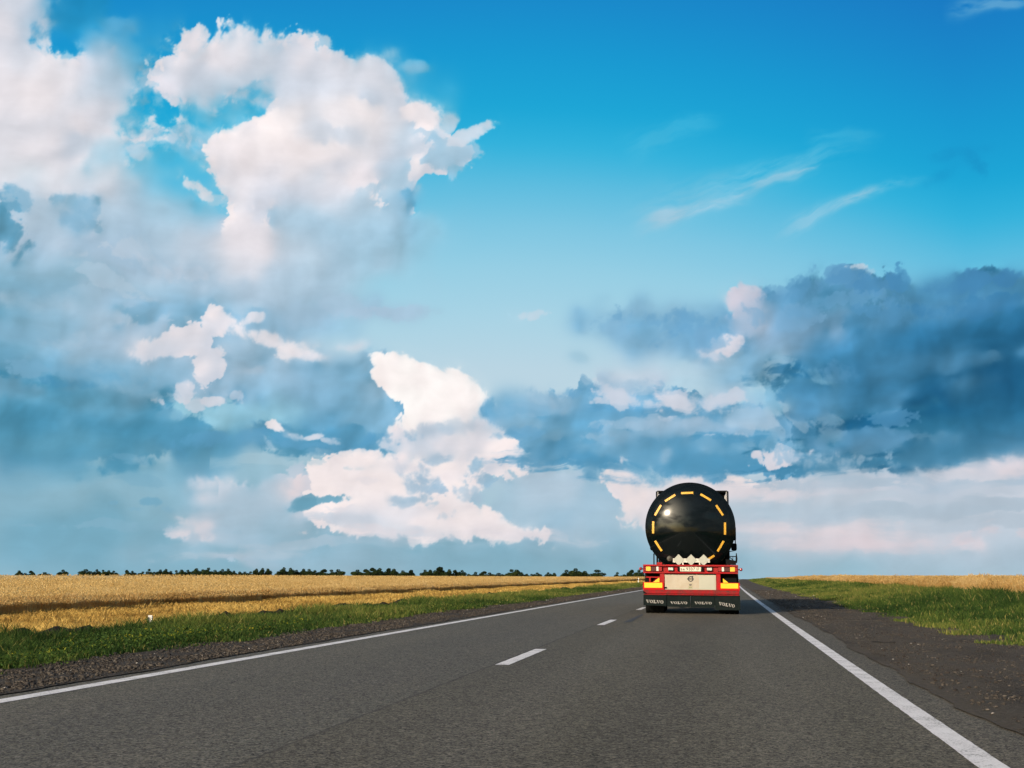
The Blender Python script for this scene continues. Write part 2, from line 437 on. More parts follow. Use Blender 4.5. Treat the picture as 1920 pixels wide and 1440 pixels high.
# ---- pale low clouds left of centre
poly([(345, 1000), (352, 975), (375, 962), (395, 950), (385, 930), (398, 905), (430, 898), (480, 895), (545, 893), (600, 900),
      (640, 960), (600, 1000), (520, 1040), (440, 1040), (400, 1025), (360, 1015)], (470, 965), (196, 206, 219), 0.85, 0.1, 0.4, 'c', (170, 195, 213))
ell(545, 940, 70, 40, 0, (222, 216, 222), 0.7, 0.12, 0.5, 'c', (196, 205, 217))
ell(478, 910, 86, 16, -2, (229, 218, 222), 0.92, 0.07, 0.35, 'c', (208, 210, 220))
ell(425, 925, 30, 14, 20, (226, 217, 222), 0.85, 0.08, 0.35, 'c')
ell(385, 985, 40, 32, 0, (230, 219, 223), 0.9, 0.08, 0.4, 'c', (206, 208, 219))
ell(480, 950, 60, 26, 0, (176, 198, 214), 0.8, 0.14, 0.4, 'f')
ell(560, 1000, 110, 40, -18, (148, 184, 204), 0.85, 0.2, 0.4, 'f')
ell(398, 945, 22, 5, 0, (140, 180, 202), 0.8, 0.05, 0.25, 'c')
ell(360, 1030, 70, 8, 0, (140, 180, 200), 0.7, 0.08, 0.3, 's')

# ---- grey veil right of centre
ell(1040, 960, 150, 85, -8, (172, 197, 214), 0.9, 0.3, 0.45, 'f', (150, 185, 207))
ell(1010, 890, 70, 40, -30, (180, 200, 216), 0.85, 0.2, 0.4, 'f')
ell(900, 1045, 300, 24, 0, (130, 174, 196), 0.85, 0.2, 0.3, 's')

# ---- large lit cumulus, centre low
poly([(560, 950), (566, 915), (575, 885), (600, 860), (645, 850), (720, 842), (800, 838), (850, 815), (900, 798), (950, 806),
      (972, 840), (970, 885), (920, 905), (895, 940), (940, 965), (985, 990), (1020, 1006), (950, 1014), (800, 1010), (700, 1006),
      (620, 985)], (770, 925), (251, 238, 236), 0.98, 0.05, 0.3, 'c', (236, 226, 228))
ell(940, 850, 40, 36, -20, (250, 237, 236), 0.95, 0.07, 0.4, 'c', (215, 215, 224))
ell(1000, 1002, 70, 8, -4, (226, 220, 226), 0.7, 0.08, 0.3, 's')
ell(790, 890, 44, 15, -40, (168, 192, 212), 0.9, 0.07, 0.4, 'c')
ell(815, 910, 30, 18, -10, (160, 188, 210), 0.9, 0.07, 0.4, 'c')
ell(775, 934, 26, 9, 5, (164, 190, 210), 0.9, 0.05, 0.35, 'c')
ell(902, 893, 26, 30, 15, (152, 186, 209), 0.95, 0.06, 0.4, 'c')
ell(880, 925, 16, 12, 0, (170, 194, 212), 0.8, 0.06, 0.4, 'c')
ell(830, 850, 28, 8, 4, (160, 188, 210), 0.9, 0.05, 0.3, 'c')
ell(820, 812, 50, 16, 10, (196, 206, 220), 0.9, 0.08, 0.4, 'c', (176, 196, 214))
ell(880, 800, 30, 16, 0, (206, 210, 222), 0.8, 0.08, 0.4, 'c')
ell(760, 870, 24, 6, 0, (216, 214, 222), 0.6, 0.06, 0.3, 'c')
ell(700, 965, 110, 12, 2, (216, 216, 224), 0.7, 0.1, 0.35, 's')
ell(680, 985, 140, 10, -8, (190, 203, 217), 0.7, 0.12, 0.3, 's')
ell(580, 944, 50, 6, 6, (110, 166, 193), 0.95, 0.05, 0.18, 'c')
ell(565, 940, 16, 8, 0, (106, 162, 190), 0.9, 0.04, 0.2, 'c')

# ---- brilliant small cumulus
poly([(690, 706), (702, 690), (704, 674), (740, 668), (768, 674), (792, 684), (822, 690), (845, 686), (866, 681), (885, 696), (905, 712),
      (922, 732), (928, 752), (900, 764), (880, 775), (868, 790), (830, 796), (800, 800), (785, 812), (765, 816), (750, 796), (738, 765),
      (710, 745), (702, 722)], (805, 738), (255, 250, 247), 1.0, 0.035, 0.17, 'c', (250, 240, 238))
ell(755, 800, 22, 16, -60, (252, 244, 242), 0.95, 0.05, 0.3, 'c')
ell(850, 806, 74, 20, 6, (247, 235, 234), 0.9, 0.06, 0.5, 'c', (214, 214, 224))
ell(915, 800, 46, 22, -20, (248, 236, 235), 0.92, 0.06, 0.5, 'c', (222, 218, 226))
ell(800, 828, 80, 20, 0, (240, 228, 230), 0.85, 0.08, 0.5, 'c', (190, 203, 218))
ell(885, 845, 60, 26, -30, (246, 233, 233), 0.9, 0.07, 0.5, 'c', (205, 210, 221))
ell(800, 806, 34, 9, 10, (176, 196, 214), 0.85, 0.06, 0.4, 'c')
ell(862, 795, 26, 10, 0, (186, 202, 217), 0.8, 0.06, 0.4, 'c')

# ---- lit cumulus behind the tanker
poly([(1118, 900), (1128, 880), (1160, 872), (1200, 878), (1235, 888), (1290, 884), (1340, 892), (1410, 900), (1420, 912), (1340, 925),
      (1300, 960), (1220, 985), (1170, 975), (1140, 945), (1128, 925)], (1230, 925), (250, 232, 228), 0.97, 0.05, 0.3, 'c', (222, 216, 222))
ell(1250, 960, 80, 30, 0, (206, 210, 220), 0.6, 0.2, 0.5, 'f')
ell(1460, 918, 90, 16, 0, (222, 214, 219), 0.7, 0.12, 0.5, 's')

# ---- middle dark bank
ell(1235, 672, 84, 24, 4, (229, 223, 230), 0.95, 0.08, 0.55, 's', (205, 213, 226), rel='s')
ell(1200, 700, 60, 10, 6, (218, 218, 228), 0.7, 0.1, 0.4, 's')
ell(1340, 700, 110, 60, 0, (176, 208, 226), 0.6, 0.4, 0.5, 'f')
poly([(900, 768), (960, 757), (1008, 752), (1012, 728), (1040, 722), (1060, 734), (1100, 716), (1140, 708), (1155, 722), (1190, 716),
      (1225, 704), (1250, 710), (1262, 730), (1300, 748), (1380, 750), (1450, 785), (1500, 820), (1540, 850), (1530, 890), (1420, 892),
      (1300, 886), (1200, 878), (1130, 868), (1070, 882), (1010, 850), (960, 810), (935, 790)],
     (1210, 805), (126, 177, 210), 0.98, 0.05, 0.3, 'c', (92, 158, 200), 'q', 's')
ell(1020, 745, 24, 14, -20, (178, 200, 219), 0.8, 0.08, 0.35, 'c')
ell(1140, 742, 58, 26, -15, (196, 207, 222), 0.92, 0.1, 0.45, 'c', (160, 191, 215))
ell(1240, 735, 26, 36, 20, (216, 215, 226), 0.92, 0.1, 0.4, 'c', (180, 200, 219))
ell(1290, 762, 40, 16, -25, (204, 210, 223), 0.85, 0.1, 0.4, 'c')
ell(1350, 750, 40, 24, 0, (202, 210, 223), 0.9, 0.1, 0.45, 'c', (165, 194, 216))
ell(1180, 772, 110, 10, 2, (92, 158, 201), 0.9, 0.08, 0.3, 's')
ell(1030, 800, 90, 40, -10, (94, 160, 200), 0.85, 0.2, 0.4, 'f')
ell(1240, 800, 90, 9, 3, (160, 190, 214), 0.75, 0.1, 0.4, 'c')
ell(1210, 822, 110, 14, 0, (146, 184, 211), 0.8, 0.12, 0.4, 'c')
ell(1345, 828, 34, 12, 5, (172, 196, 217), 0.85, 0.08, 0.35, 'c')
ell(1260, 862, 230, 28, 0, (76, 148, 192), 0.92, 0.14, 0.35, 's', (86, 154, 197), rel='s')
ell(1080, 855, 70, 22, -14, (84, 152, 195), 0.85, 0.14, 0.35, 'f')
ell(1256, 852, 8, 6, 60, (190, 204, 218), 0.5, 0.05, 0.3, 'c')
ell(1170, 862, 6, 8, 0, (226, 218, 222), 0.8, 0.04, 0.2, 'c')
ell(1430, 800, 60, 40, -20, (150, 188, 214), 0.7, 0.25, 0.6, 'f')

# ---- grey puffs above it
ell(1240, 600, 100, 34, -4, (114, 170, 207), 0.9, 0.16, 0.75, 'f', (140, 184, 213))
ell(1190, 620, 40, 26, 20, (100, 162, 203), 0.6, 0.2, 0.6, 'f')
ell(1320, 620, 50, 34, 0, (112, 168, 207), 0.85, 0.15, 0.6, 'f')

# ---- dark bank on the right
poly([(1372, 640), (1385, 600), (1420, 560), (1440, 540), (1500, 532), (1545, 520), (1560, 505), (1600, 512), (1650, 520), (1690, 512),
      (1730, 528), (1790, 508), (1850, 502), (1900, 512), (2100, 500), (2150, 800), (1990, 812), (1920, 832), (1840, 850), (1790, 872),
      (1700, 888), (1620, 893), (1560, 875), (1500, 830), (1460, 775), (1430, 720), (1400, 690)],
     (1690, 690), (82, 145, 184), 0.97, 0.10, 0.36, 'c', (46, 112, 157), 'q', 's')
ell(1430, 650, 70, 46, -20, (134, 178, 209), 0.85, 0.35, 0.6, 'f')
ell(1400, 690, 60, 50, 0, (150, 192, 217), 0.7, 0.4, 0.6, 'f')
ell(1490, 590, 110, 30, 10, (110, 164, 202), 0.6, 0.4, 0.5, 'f')
ell(1440, 610, 34, 26, 0, (158, 184, 211), 0.6, 0.3, 0.4, 'f')
ell(1850, 560, 170, 40, 0, (62, 134, 184), 0.6, 0.3, 0.6, 'f')
ell(1640, 610, 190, 50, 5, (92, 152, 194), 0.75, 0.3, 0.6, 'f', (70, 138, 186))
ell(1780, 650, 230, 40, 6, (46, 120, 172), 0.8, 0.3, 0.5, 's')
ell(1880, 735, 230, 120, 0, (24, 86, 134), 0.92, 0.55, 0.6, 's', (30, 96, 144), rel='s')
ell(1720, 900, 240, 16, 4, (184, 197, 211), 0.75, 0.12, 0.5, 'f')
ell(1870, 866, 120, 18, 14, (194, 203, 216), 0.75, 0.12, 0.5, 'f')
ell(1690, 690, 110, 18, 6, (84, 146, 190), 0.7, 0.14, 0.5, 's')
ell(1560, 660, 120, 24, 6, (66, 138, 186), 0.7, 0.2, 0.5, 's')
ell(1580, 770, 130, 40, 8, (98, 156, 197), 0.7, 0.3, 0.6, 'f', (70, 140, 186))
ell(1700, 800, 220, 30, 5, (50, 122, 166), 0.8, 0.2, 0.5, 's')
ell(1780, 838, 200, 20, 6, (78, 140, 180), 0.75, 0.15, 0.45, 's')
ell(1660, 866, 170, 18, 3, (66, 136, 180), 0.85, 0.12, 0.4, 's')
ell(1450, 745, 60, 26, 0, (150, 196, 220), 0.7, 0.2, 0.8, 'c')
ell(1500, 690, 44, 22, -10, (140, 190, 217), 0.6, 0.14, 0.8, 'c')
ell(1540, 800, 20, 40, 30, (150, 186, 212), 0.5, 0.14, 0.6, 'c')
ell(1490, 790, 8, 30, 35, (176, 198, 216), 0.4, 0.05, 0.35, 'c')
ell(1455, 815, 6, 20, 35, (176, 198, 216), 0.35, 0.04, 0.3, 'c')
ell(1455, 858, 60, 13, 3, (232, 222, 227), 0.96, 0.06, 0.3, 'c', (205, 208, 219))
ell(1560, 868, 80, 14, -3, (150, 184, 209), 0.8, 0.12, 0.45, 'c')
ell(1400, 558, 32, 17, 15, (216, 208, 220), 0.95, 0.08, 0.35, 'c', (190, 196, 214))
ell(1405, 590, 40, 16, 20, (166, 190, 215), 0.75, 0.12, 0.5, 'c')
ell(1358, 635, 18, 16, 0, (226, 220, 228), 0.95, 0.05, 0.35, 'c')
ell(1330, 655, 22, 8, -20, (214, 214, 225), 0.8, 0.06, 0.35, 'c')
ell(1610, 514, 20, 5, -5, (170, 200, 222), 0.7, 0.05, 0.25, 'c')
ell(1905, 870, 50, 12, 12, (226, 214, 220), 0.85, 0.1, 0.4, 'c')



# ---- folds of the dark banks on the right
for a_ in ((1500, 560, 60, 16, 0, (104, 162, 203), 0.7), (1600, 540, 60, 18, 0, (96, 156, 198), 0.7), (1700, 545, 70, 14, 6, (80, 146, 192), 0.7), (1840, 530, 70, 16, 0, (76, 142, 190), 0.7),
           (1560, 600, 90, 12, 8, (120, 168, 205), 0.7), (1700, 600, 120, 12, 6, (100, 156, 197), 0.7), (1620, 640, 100, 10, 8, (74, 140, 188), 0.7), (1830, 600, 120, 12, 6, (40, 116, 170), 0.7),
           (1760, 690, 120, 10, 7, (96, 152, 193), 0.6), (1600, 720, 90, 14, 8, (58, 130, 180), 0.7), (1680, 745, 120, 8, 8, (86, 146, 189), 0.6), (1560, 745, 60, 20, 20, (80, 144, 190), 0.7),
           (1800, 775, 160, 9, 5, (24, 94, 146), 0.7), (1720, 830, 140, 8, 6, (104, 156, 192), 0.6), (1850, 815, 110, 10, 8, (44, 114, 160), 0.7), (1600, 830, 80, 14, 0, (98, 154, 195), 0.7),
           (1480, 640, 50, 26, 10, (160, 186, 212), 0.6), (1530, 620, 40, 16, 0, (140, 176, 208), 0.6), (1420, 600, 26, 22, 0, (186, 198, 217), 0.7),
           (1060, 760, 60, 12, -10, (150, 186, 212), 0.7), (1100, 785, 70, 10, 0, (106, 166, 204), 0.7), (960, 790, 50, 16, 0, (150, 188, 213), 0.7), (1100, 815, 60, 10, 4, (130, 178, 208), 0.7),
           (1300, 800, 60, 12, -6, (164, 192, 215), 0.7), (1400, 790, 50, 18, 0, (176, 200, 219), 0.7), (1420, 840, 60, 12, 0, (120, 172, 205), 0.7), (1130, 850, 60, 10, 0, (120, 172, 204), 0.6)):
    ell(*a_, 0.08, 0.6, 'f')

# ---- inside the clouds light spreads: faint borders melt, strong edges stay; then fine mottling
def gauss(f, sig):
    k_ = np.exp(-0.5 * (np.arange(-3 * sig, 3 * sig + 1) / sig) ** 2)
    k_ /= k_.sum()
    for ax_ in (0, 1):
        f = sum(w_ * np.roll(f, o_ - 3 * sig, ax_) for o_, w_ in enumerate(k_))
    return f


for sig_, lo_, hi_ in ((5, 2.4, 8.0), (2, 1.6, 5.0)):
    SB = gauss(SKY, sig_)
    keep = sstep((gauss(np.abs(SKY - SB).max(-1), 4) - lo_) / (hi_ - lo_))[..., None]
    SKY = SB * (1 - keep) + SKY * keep
mott = 0.6 * fbm(GA * 0.7 + 6 * wx, GE + 6 * wy, 70, 6, 0.55, 21.0) + 0.4 * ST
lump = norm(0.6 * norm(blur(HC - shift(HC, -16, 16), 3)) + 0.6 * norm(blur(shift(FB, 25, 10) - shift(FB, -5, 34), 4)) + 0.35 * norm(blur(CB - shift(CB, -5, 6), 1)))
dark_ = np.clip((205 - SKY.mean(-1)) / 60, 0, 1)
SKY *= (1 + (0.016 * mott + (0.009 + 0.023 * dark_) * sstep((GE - ae(960, 930)[1]) / 160) * lump) * COVER)[..., None]
cb_ = COVER[..., None] * np.clip((190 - SKY.mean(-1, keepdims=True)) / 90, 0, 1)
SKY = SKY * (1 - cb_ * np.array([-0.01, 0.030, 0.085], np.float32))
SKY = np.clip(SKY, 0, 255)

# ---- crisp heads along the tops of the banks
for a_ in ((1445, 552, 30, 14, 0, (104, 160, 198), 0.7), (1500, 542, 34, 14, 0, (92, 152, 192), 0.75), (1558, 522, 30, 18, 0, (98, 156, 196), 0.75), (1600, 530, 30, 16, 0, (88, 148, 190), 0.75),
           (1650, 535, 36, 16, 0, (80, 142, 186), 0.75), (1685, 522, 18, 16, 0, (74, 140, 186), 0.7), (1735, 538, 34, 14, 0, (72, 136, 181), 0.75), (1790, 524, 36, 18, 0, (74, 138, 182), 0.75),
           (1850, 518, 40, 16, 0, (70, 134, 180), 0.75), (1905, 524, 30, 14, 0, (66, 130, 176), 0.75), (1480, 590, 50, 16, -10, (122, 170, 205), 0.6), (1590, 575, 60, 16, 0, (104, 160, 198), 0.55),
           (1700, 580, 60, 14, 0, (84, 146, 188), 0.55), (1830, 570, 70, 14, 0, (56, 124, 172), 0.55), (1560, 690, 40, 14, 10, (96, 154, 194), 0.55), (1620, 790, 60, 12, 0, (96, 152, 190), 0.55),
           (1180, 592, 40, 16, 10, (128, 178, 210), 0.7), (1240, 596, 50, 18, -6, (112, 168, 205), 0.75), (1290, 606, 40, 16, 0, (108, 165, 203), 0.75), (1325, 625, 22, 18, 0, (118, 170, 206), 0.7),
           (1255, 625, 26, 12, 30, (104, 162, 202), 0.65), (1170, 618, 24, 12, 0, (136, 182, 212), 0.6), (1018, 738, 22, 9, 0, (142, 184, 211), 0.75), (1052, 742, 22, 9, 0, (112, 168, 204), 0.75),
           (1100, 726, 26, 12, 0, (146, 186, 212), 0.75), (1142, 718, 22, 12, 0, (158, 192, 216), 0.75), (1185, 724, 24, 10, 0, (164, 194, 217), 0.7), (1228, 714, 26, 12, 0, (176, 199, 219), 0.75),
           (980, 766, 40, 8, 0, (136, 181, 210), 0.7), (1140, 745, 34, 14, -10, (204, 210, 223), 0.75), (1236, 740, 18, 22, 20, (220, 218, 227), 0.75), (1290, 764, 34, 10, -20, (210, 213, 224), 0.7),
           (1350, 748, 32, 16, 0, (206, 211, 224), 0.75), (1205, 800, 60, 7, 0, (158, 190, 214), 0.6), (1030, 812, 60, 10, 0, (110, 167, 203), 0.6), (1120, 830, 70, 9, 0, (122, 174, 206), 0.55)):
    ell(*a_, 0.06, 0.8, 'c')
for a_ in ((110, 560, 50, 12, 10, (162, 193, 213), 0.55), (200, 530, 44, 10, -20, (178, 200, 217), 0.55), (55, 625, 60, 12, 0, (132, 178, 205), 0.55), (160, 625, 50, 12, 20, (172, 196, 214), 0.6),
           (90, 690, 66, 14, 4, (122, 172, 201), 0.65), (70, 712, 70, 7, -2, (72, 142, 180), 0.6), (200, 700, 60, 14, -6, (96, 160, 195), 0.55), (270, 735, 40, 10, -10, (150, 186, 208), 0.55),
           (330, 840, 36, 12, -6, (88, 153, 188), 0.75), (450, 828, 80, 10, 2, (94, 158, 194), 0.7), (560, 838, 70, 7, 0, (98, 160, 196), 0.65), (690, 822, 50, 12, 6, (92, 158, 198), 0.65),
           (600, 585, 50, 14, 0, (164, 193, 215), 0.65), (560, 590, 40, 16, 10, (158, 190, 213), 0.55), (655, 575, 36, 14, -20, (170, 196, 217), 0.6), (725, 587, 66, 8, 0, (168, 195, 217), 0.75),
           (20, 375, 30, 14, 0, (112, 168, 198), 0.6), (150, 410, 26, 16, 10, (132, 178, 206), 0.6), (250, 470, 60, 12, 10, (192, 206, 220), 0.55), (330, 500, 60, 14, -10, (196, 207, 221), 0.5)):
    ell(*a_, 0.08, 0.8, 'c')

# ---- small distinct clouds and streaks low in the sky
for a_ in ((1560, 998, 150, 18, 0, (226, 212, 216), 0.6), (1480, 988, 70, 8, -4, (230, 215, 218), 0.6), (1650, 1018, 110, 12, 0, (220, 207, 213), 0.5), (1700, 958, 220, 10, 2, (172, 190, 205), 0.75), (1620, 905, 200, 9, 0, (168, 189, 206), 0.7), (1840, 985, 150, 9, 2, (178, 194, 208), 0.6), (1480, 940, 90, 12, 0, (170, 192, 207), 0.6),
           (1560, 938, 120, 7, 0, (182, 197, 210), 0.6), (1850, 880, 120, 12, 8, (226, 217, 222), 0.6), (1780, 925, 150, 8, 3, (186, 198, 211), 0.6), (1880, 945, 80, 7, 0, (180, 195, 209), 0.6),
           (1860, 1010, 80, 10, 0, (216, 206, 213), 0.5), (1450, 925, 90, 8, 2, (224, 214, 219), 0.5), (980, 1004, 80, 7, -4, (218, 214, 221), 0.6), (700, 998, 120, 6, 0, (222, 214, 219), 0.6),
           (360, 1030, 80, 5, 0, (138, 178, 198), 0.6), (240, 985, 120, 6, 0, (140, 180, 201), 0.4), (620, 1020, 90, 6, 2, (182, 197, 211), 0.5), (450, 1040, 90, 7, 4, (184, 199, 212), 0.5),
           (260, 868, 110, 6, 0, (112, 166, 194), 0.5), (560, 870, 90, 5, 0, (170, 200, 214), 0.5), (160, 900, 140, 8, 0, (124, 174, 198), 0.5), (780, 1024, 200, 5, 0, (146, 184, 203), 0.5)):
    ell(*a_, 0.05, 0.9, 's')
for a_ in ((291, 940, 13, 4, 0, (110, 165, 192), 0.7), (303, 944, 9, 3, 10, (112, 166, 192), 0.7), (318, 953, 8, 3, 0, (128, 174, 198), 0.6), (204, 946, 10, 4, 0, (118, 170, 196), 0.6), (396, 945, 24, 4, 5, (136, 178, 201), 0.8), (250, 953, 8, 3, 0, (126, 174, 198), 0.6),
           (782, 935, 22, 7, 0, (164, 190, 209), 0.8), (812, 948, 9, 4, 0, (170, 194, 211), 0.8), (840, 968, 14, 6, 20, (190, 204, 217), 0.7), (700, 900, 20, 4, 0, (226, 220, 225), 0.6),
           (1610, 512, 14, 4, -5, (196, 212, 225), 0.7), (995, 593, 20, 6, 4, (202, 214, 226), 0.6), (662, 649, 16, 4, 0, (210, 217, 227), 0.6), (779, 127, 11, 4, 0, (130, 188, 218), 0.7)):
    ell(*a_, 0.04, 0.7, 'c')

# ---- thin high cloud on the right
def cirrus(x0, y0, x1, y1, width, col, op, bend=0.0, seed=0.0):
    a, b = ae(x0, y0), ae(x1, y1)
    d = b - a
    ln = np.hypot(*d)
    d /= ln
    px, py = GA + 5 * wx - a[0], GE + 5 * wy - a[1]
    t = (px * d[0] + py * d[1]) / ln
    v = -px * d[1] + py * d[0] + bend * np.sin(np.clip(t, 0, 1) * math.pi)
    tx = fbm(px * d[0] * 0.16 + py * d[1] * 0.16 + seed, v * 0.9 + 3 * wx, 26, 5, 0.6, seed)
    body = np.exp(-(v / (width * (0.35 + 0.9 * np.clip(1 - t, 0, 1)))) ** 2)
    m = np.clip(body * (0.75 + 0.38 * tx), 0, 1) * sstep(t / 0.25) * sstep((1 - t) / 0.35) * op
    lay((slice(0, SH[0]), slice(0, SH[1])), m, col, None, 'r', 1.0)


cirrus(1150, 430, 1660, 265, 34, (150, 203, 226), 0.40, -14, 2.0)
cirrus(1180, 418, 1420, 375, 15, (188, 208, 225), 0.55, -8, 7.0)
cirrus(1300, 400, 1560, 308, 13, (184, 208, 226), 0.50, -10, 11.0)
cirrus(1470, 330, 1545, 312, 5, (212, 214, 226), 0.5, 0, 13.0)
cirrus(1440, 440, 1770, 318, 13, (172, 207, 227), 0.50, -10, 23.0)
cirrus(1540, 395, 1640, 352, 10, (212, 214, 226), 0.6, 0, 31.0)
cirrus(1150, 300, 1380, 215, 22, (100, 193, 225), 0.32, -10, 41.0)
cirrus(1500, 270, 1660, 250, 16, (90, 188, 222), 0.35, 0, 43.0)
cirrus(1760, 18, 1960, -12, 12, (150, 196, 222), 0.5, 0, 47.0)
ell(1832, 302, 8, 16, 20, (24, 132, 188), 0.45, 0.1, 0.9, 'c')
ell(1800, 278, 26, 5, 0, (24, 134, 190), 0.5, 0.1, 0.9, 'c')
ell(1775, 315, 18, 6, 30, (24, 138, 194), 0.45, 0.1, 0.9, 'c')

# ---- the backdrop mesh
lin = SKY / 255.0
lin = np.where(lin <= 0.04045, lin / 12.92, ((lin + 0.055) / 1.055) ** 2.4).astype(np.float32)
SKY_R = 9000.0
ca, sa, ce, se = np.cos(GA / SKYK), np.sin(GA / SKYK), np.cos(GE / SKYK), np.sin(GE / SKYK)
co = np.stack([SKY_R * sa * ce, SKY_R * ca * ce, SKY_R * se + CAM_Z], -1).astype(np.float32).reshape(-1, 3)
h, w = SH
idx = np.arange(h * w, dtype=np.int32).reshape(h, w)
quads = np.stack([idx[:-1, :-1], idx[1:, :-1], idx[1:, 1:], idx[:-1, 1:]], -1).reshape(-1, 4)
sky_me = bpy.data.meshes.new('sky')
sky_me.vertices.add(len(co))
sky_me.vertices.foreach_set('co', co.ravel())
sky_me.loops.add(quads.size)
sky_me.loops.foreach_set('vertex_index', quads.ravel())
sky_me.polygons.add(len(quads))
sky_me.polygons.foreach_set('loop_start', np.arange(0, quads.size, 4, dtype=np.int32))
at = sky_me.attributes.new('cloud_light', 'FLOAT_VECTOR', 'POINT')
at.data.foreach_set('vector', lin.reshape(-1))
sky_me.update()
sky_me.validate()
sm_ = bpy.data.materials.new('sky_light')
sm_.use_nodes = True
sn, sl_ = sm_.node_tree.nodes, sm_.node_tree.links
sn.clear()
s_at = sn.new('ShaderNodeAttribute')
s_at.attribute_name = 'cloud_light'
s_em = sn.new('ShaderNodeEmission')
s_em.inputs['Strength'].default_value = 1.0
s_out = sn.new('ShaderNodeOutputMaterial')
sl_.new(s_at.outputs['Vector'], s_em.inputs['Color'])
sl_.new(s_em.outputs[0], s_out.inputs['Surface'])
sm_.cycles.emission_sampling = 'NONE'
sky_me.materials.append(sm_)
sky_ob = bpy.data.objects.new('sky', sky_me)
sky_ob['kind'] = 'structure'
COL.objects.link(sky_ob)

# ---- the rest of the sky: the physical sky with loose cloud and the veiled sun's glow
world = bpy.data.worlds.new("World")
world.use_nodes = True
nt = world.node_tree
nt.nodes.clear()
N, L = nt.nodes, nt.links


def nd(t, **kw):
    n = N.new(t)
    for k_, v_ in kw.items():
        setattr(n, k_, v_)
    return n


def put(sock, v):
    if hasattr(v, 'node'):
        L.new(v, sock)
    else:
        sock.default_value = v


def mth(op, a, b=None, c=None, clamp=False):
    n = nd('ShaderNodeMath', operation=op, use_clamp=clamp)
    for s_, v_ in zip(n.inputs, (a, b, c)):
        if v_ is not None:
            put(s_, v_)
    return n.outputs[0]


def vm(op, a, b):
    n = nd('ShaderNodeVectorMath', operation=op)
    put(n.inputs[0], a)
    put(n.inputs[1], b)
    return n.outputs[1] if op in ('LENGTH', 'DOT_PRODUCT') else n.outputs[0]


def mixc(fac, a, b, blend='MIX'):
    n = nd('ShaderNodeMix', data_type='RGBA', blend_type=blend)
    put(n.inputs[0], fac)
    for s_, v_ in ((n.inputs[6], a), (n.inputs[7], b)):
        if hasattr(v_, 'node'):
            L.new(v_, s_)
        else:
            s_.default_value = (*v_, 1)
    return n.outputs[2]


def smooth(x, a, b, lo=0.0, hi=1.0):
    n = nd('ShaderNodeMapRange', interpolation_type='SMOOTHSTEP')
    put(n.inputs[0], x)
    for s_, v_ in zip(n.inputs[1:5], (a, b, lo, hi)):
        s_.default_value = v_
    return n.outputs[0]


D = nd('ShaderNodeTexCoord').outputs['Generated']
sep = nd('ShaderNodeSeparateXYZ')
L.new(D, sep.inputs[0])
nish = nd('ShaderNodeTexSky', sky_type='NISHITA', sun_disc=False)
nish.sun_elevation = SUN_EL
nish.sun_rotation = math.pi + SUN_AZ
nish.air_density = 1.2
nish.dust_density = 1.5
color = mixc(1.0, nish.outputs[0], (0.8, 1.0, 1.15), 'MULTIPLY')
fn = nd('ShaderNodeTexNoise')
fn.inputs['Scale'].default_value = 2.6
fn.inputs['Detail'].default_value = 7
fn.inputs['Roughness'].default_value = 0.58
fn.inputs['Distortion'].default_value = 0.3
L.new(vm('MULTIPLY', D, (1, 1, 2.2)), fn.inputs['Vector'])
far_n = fn.outputs['Fac']
far_m = smooth(far_n, 0.40, 0.58)
K10 = lambda c: tuple(10 * v_ for v_ in s2l(c))
far_col = mixc(smooth(far_n, 0.46, 0.74), K10((170, 174, 184)), K10((74, 98, 118)))
color = mixc(mth('MULTIPLY', far_m, smooth(sep.outputs[2], 0.0, 0.8, 0.95, 0.6)), color, far_col)
sdot = mth('MAXIMUM', vm('DOT_PRODUCT', D, tuple(SUN_DIR)), 0.0)
gl = mth('ADD', mth('MULTIPLY', mth('POWER', sdot, 45.0), 85.0), mth('MULTIPLY', mth('POWER', sdot, 500.0), 420.0))
gl = mth('MULTIPLY', gl, smooth(far_n, 0.40, 0.66, 1.15, 0.06))
color = mixc(gl, color, (1.0, 0.83, 0.60), 'ADD')
color.node.clamp_factor = False
bg = nd('ShaderNodeBackground')
L.new(color, bg.inputs[0])
bg.inputs[1].default_value = 0.1
out = nd('ShaderNodeOutputWorld')
L.new(bg.outputs[0], out.inputs[0])
scene.world = world
# ------------------------------------------------------------------ helpers
def link(o, parent=None):
    COL.objects.link(o)
    if parent is not None:
        o.parent = parent
    return o


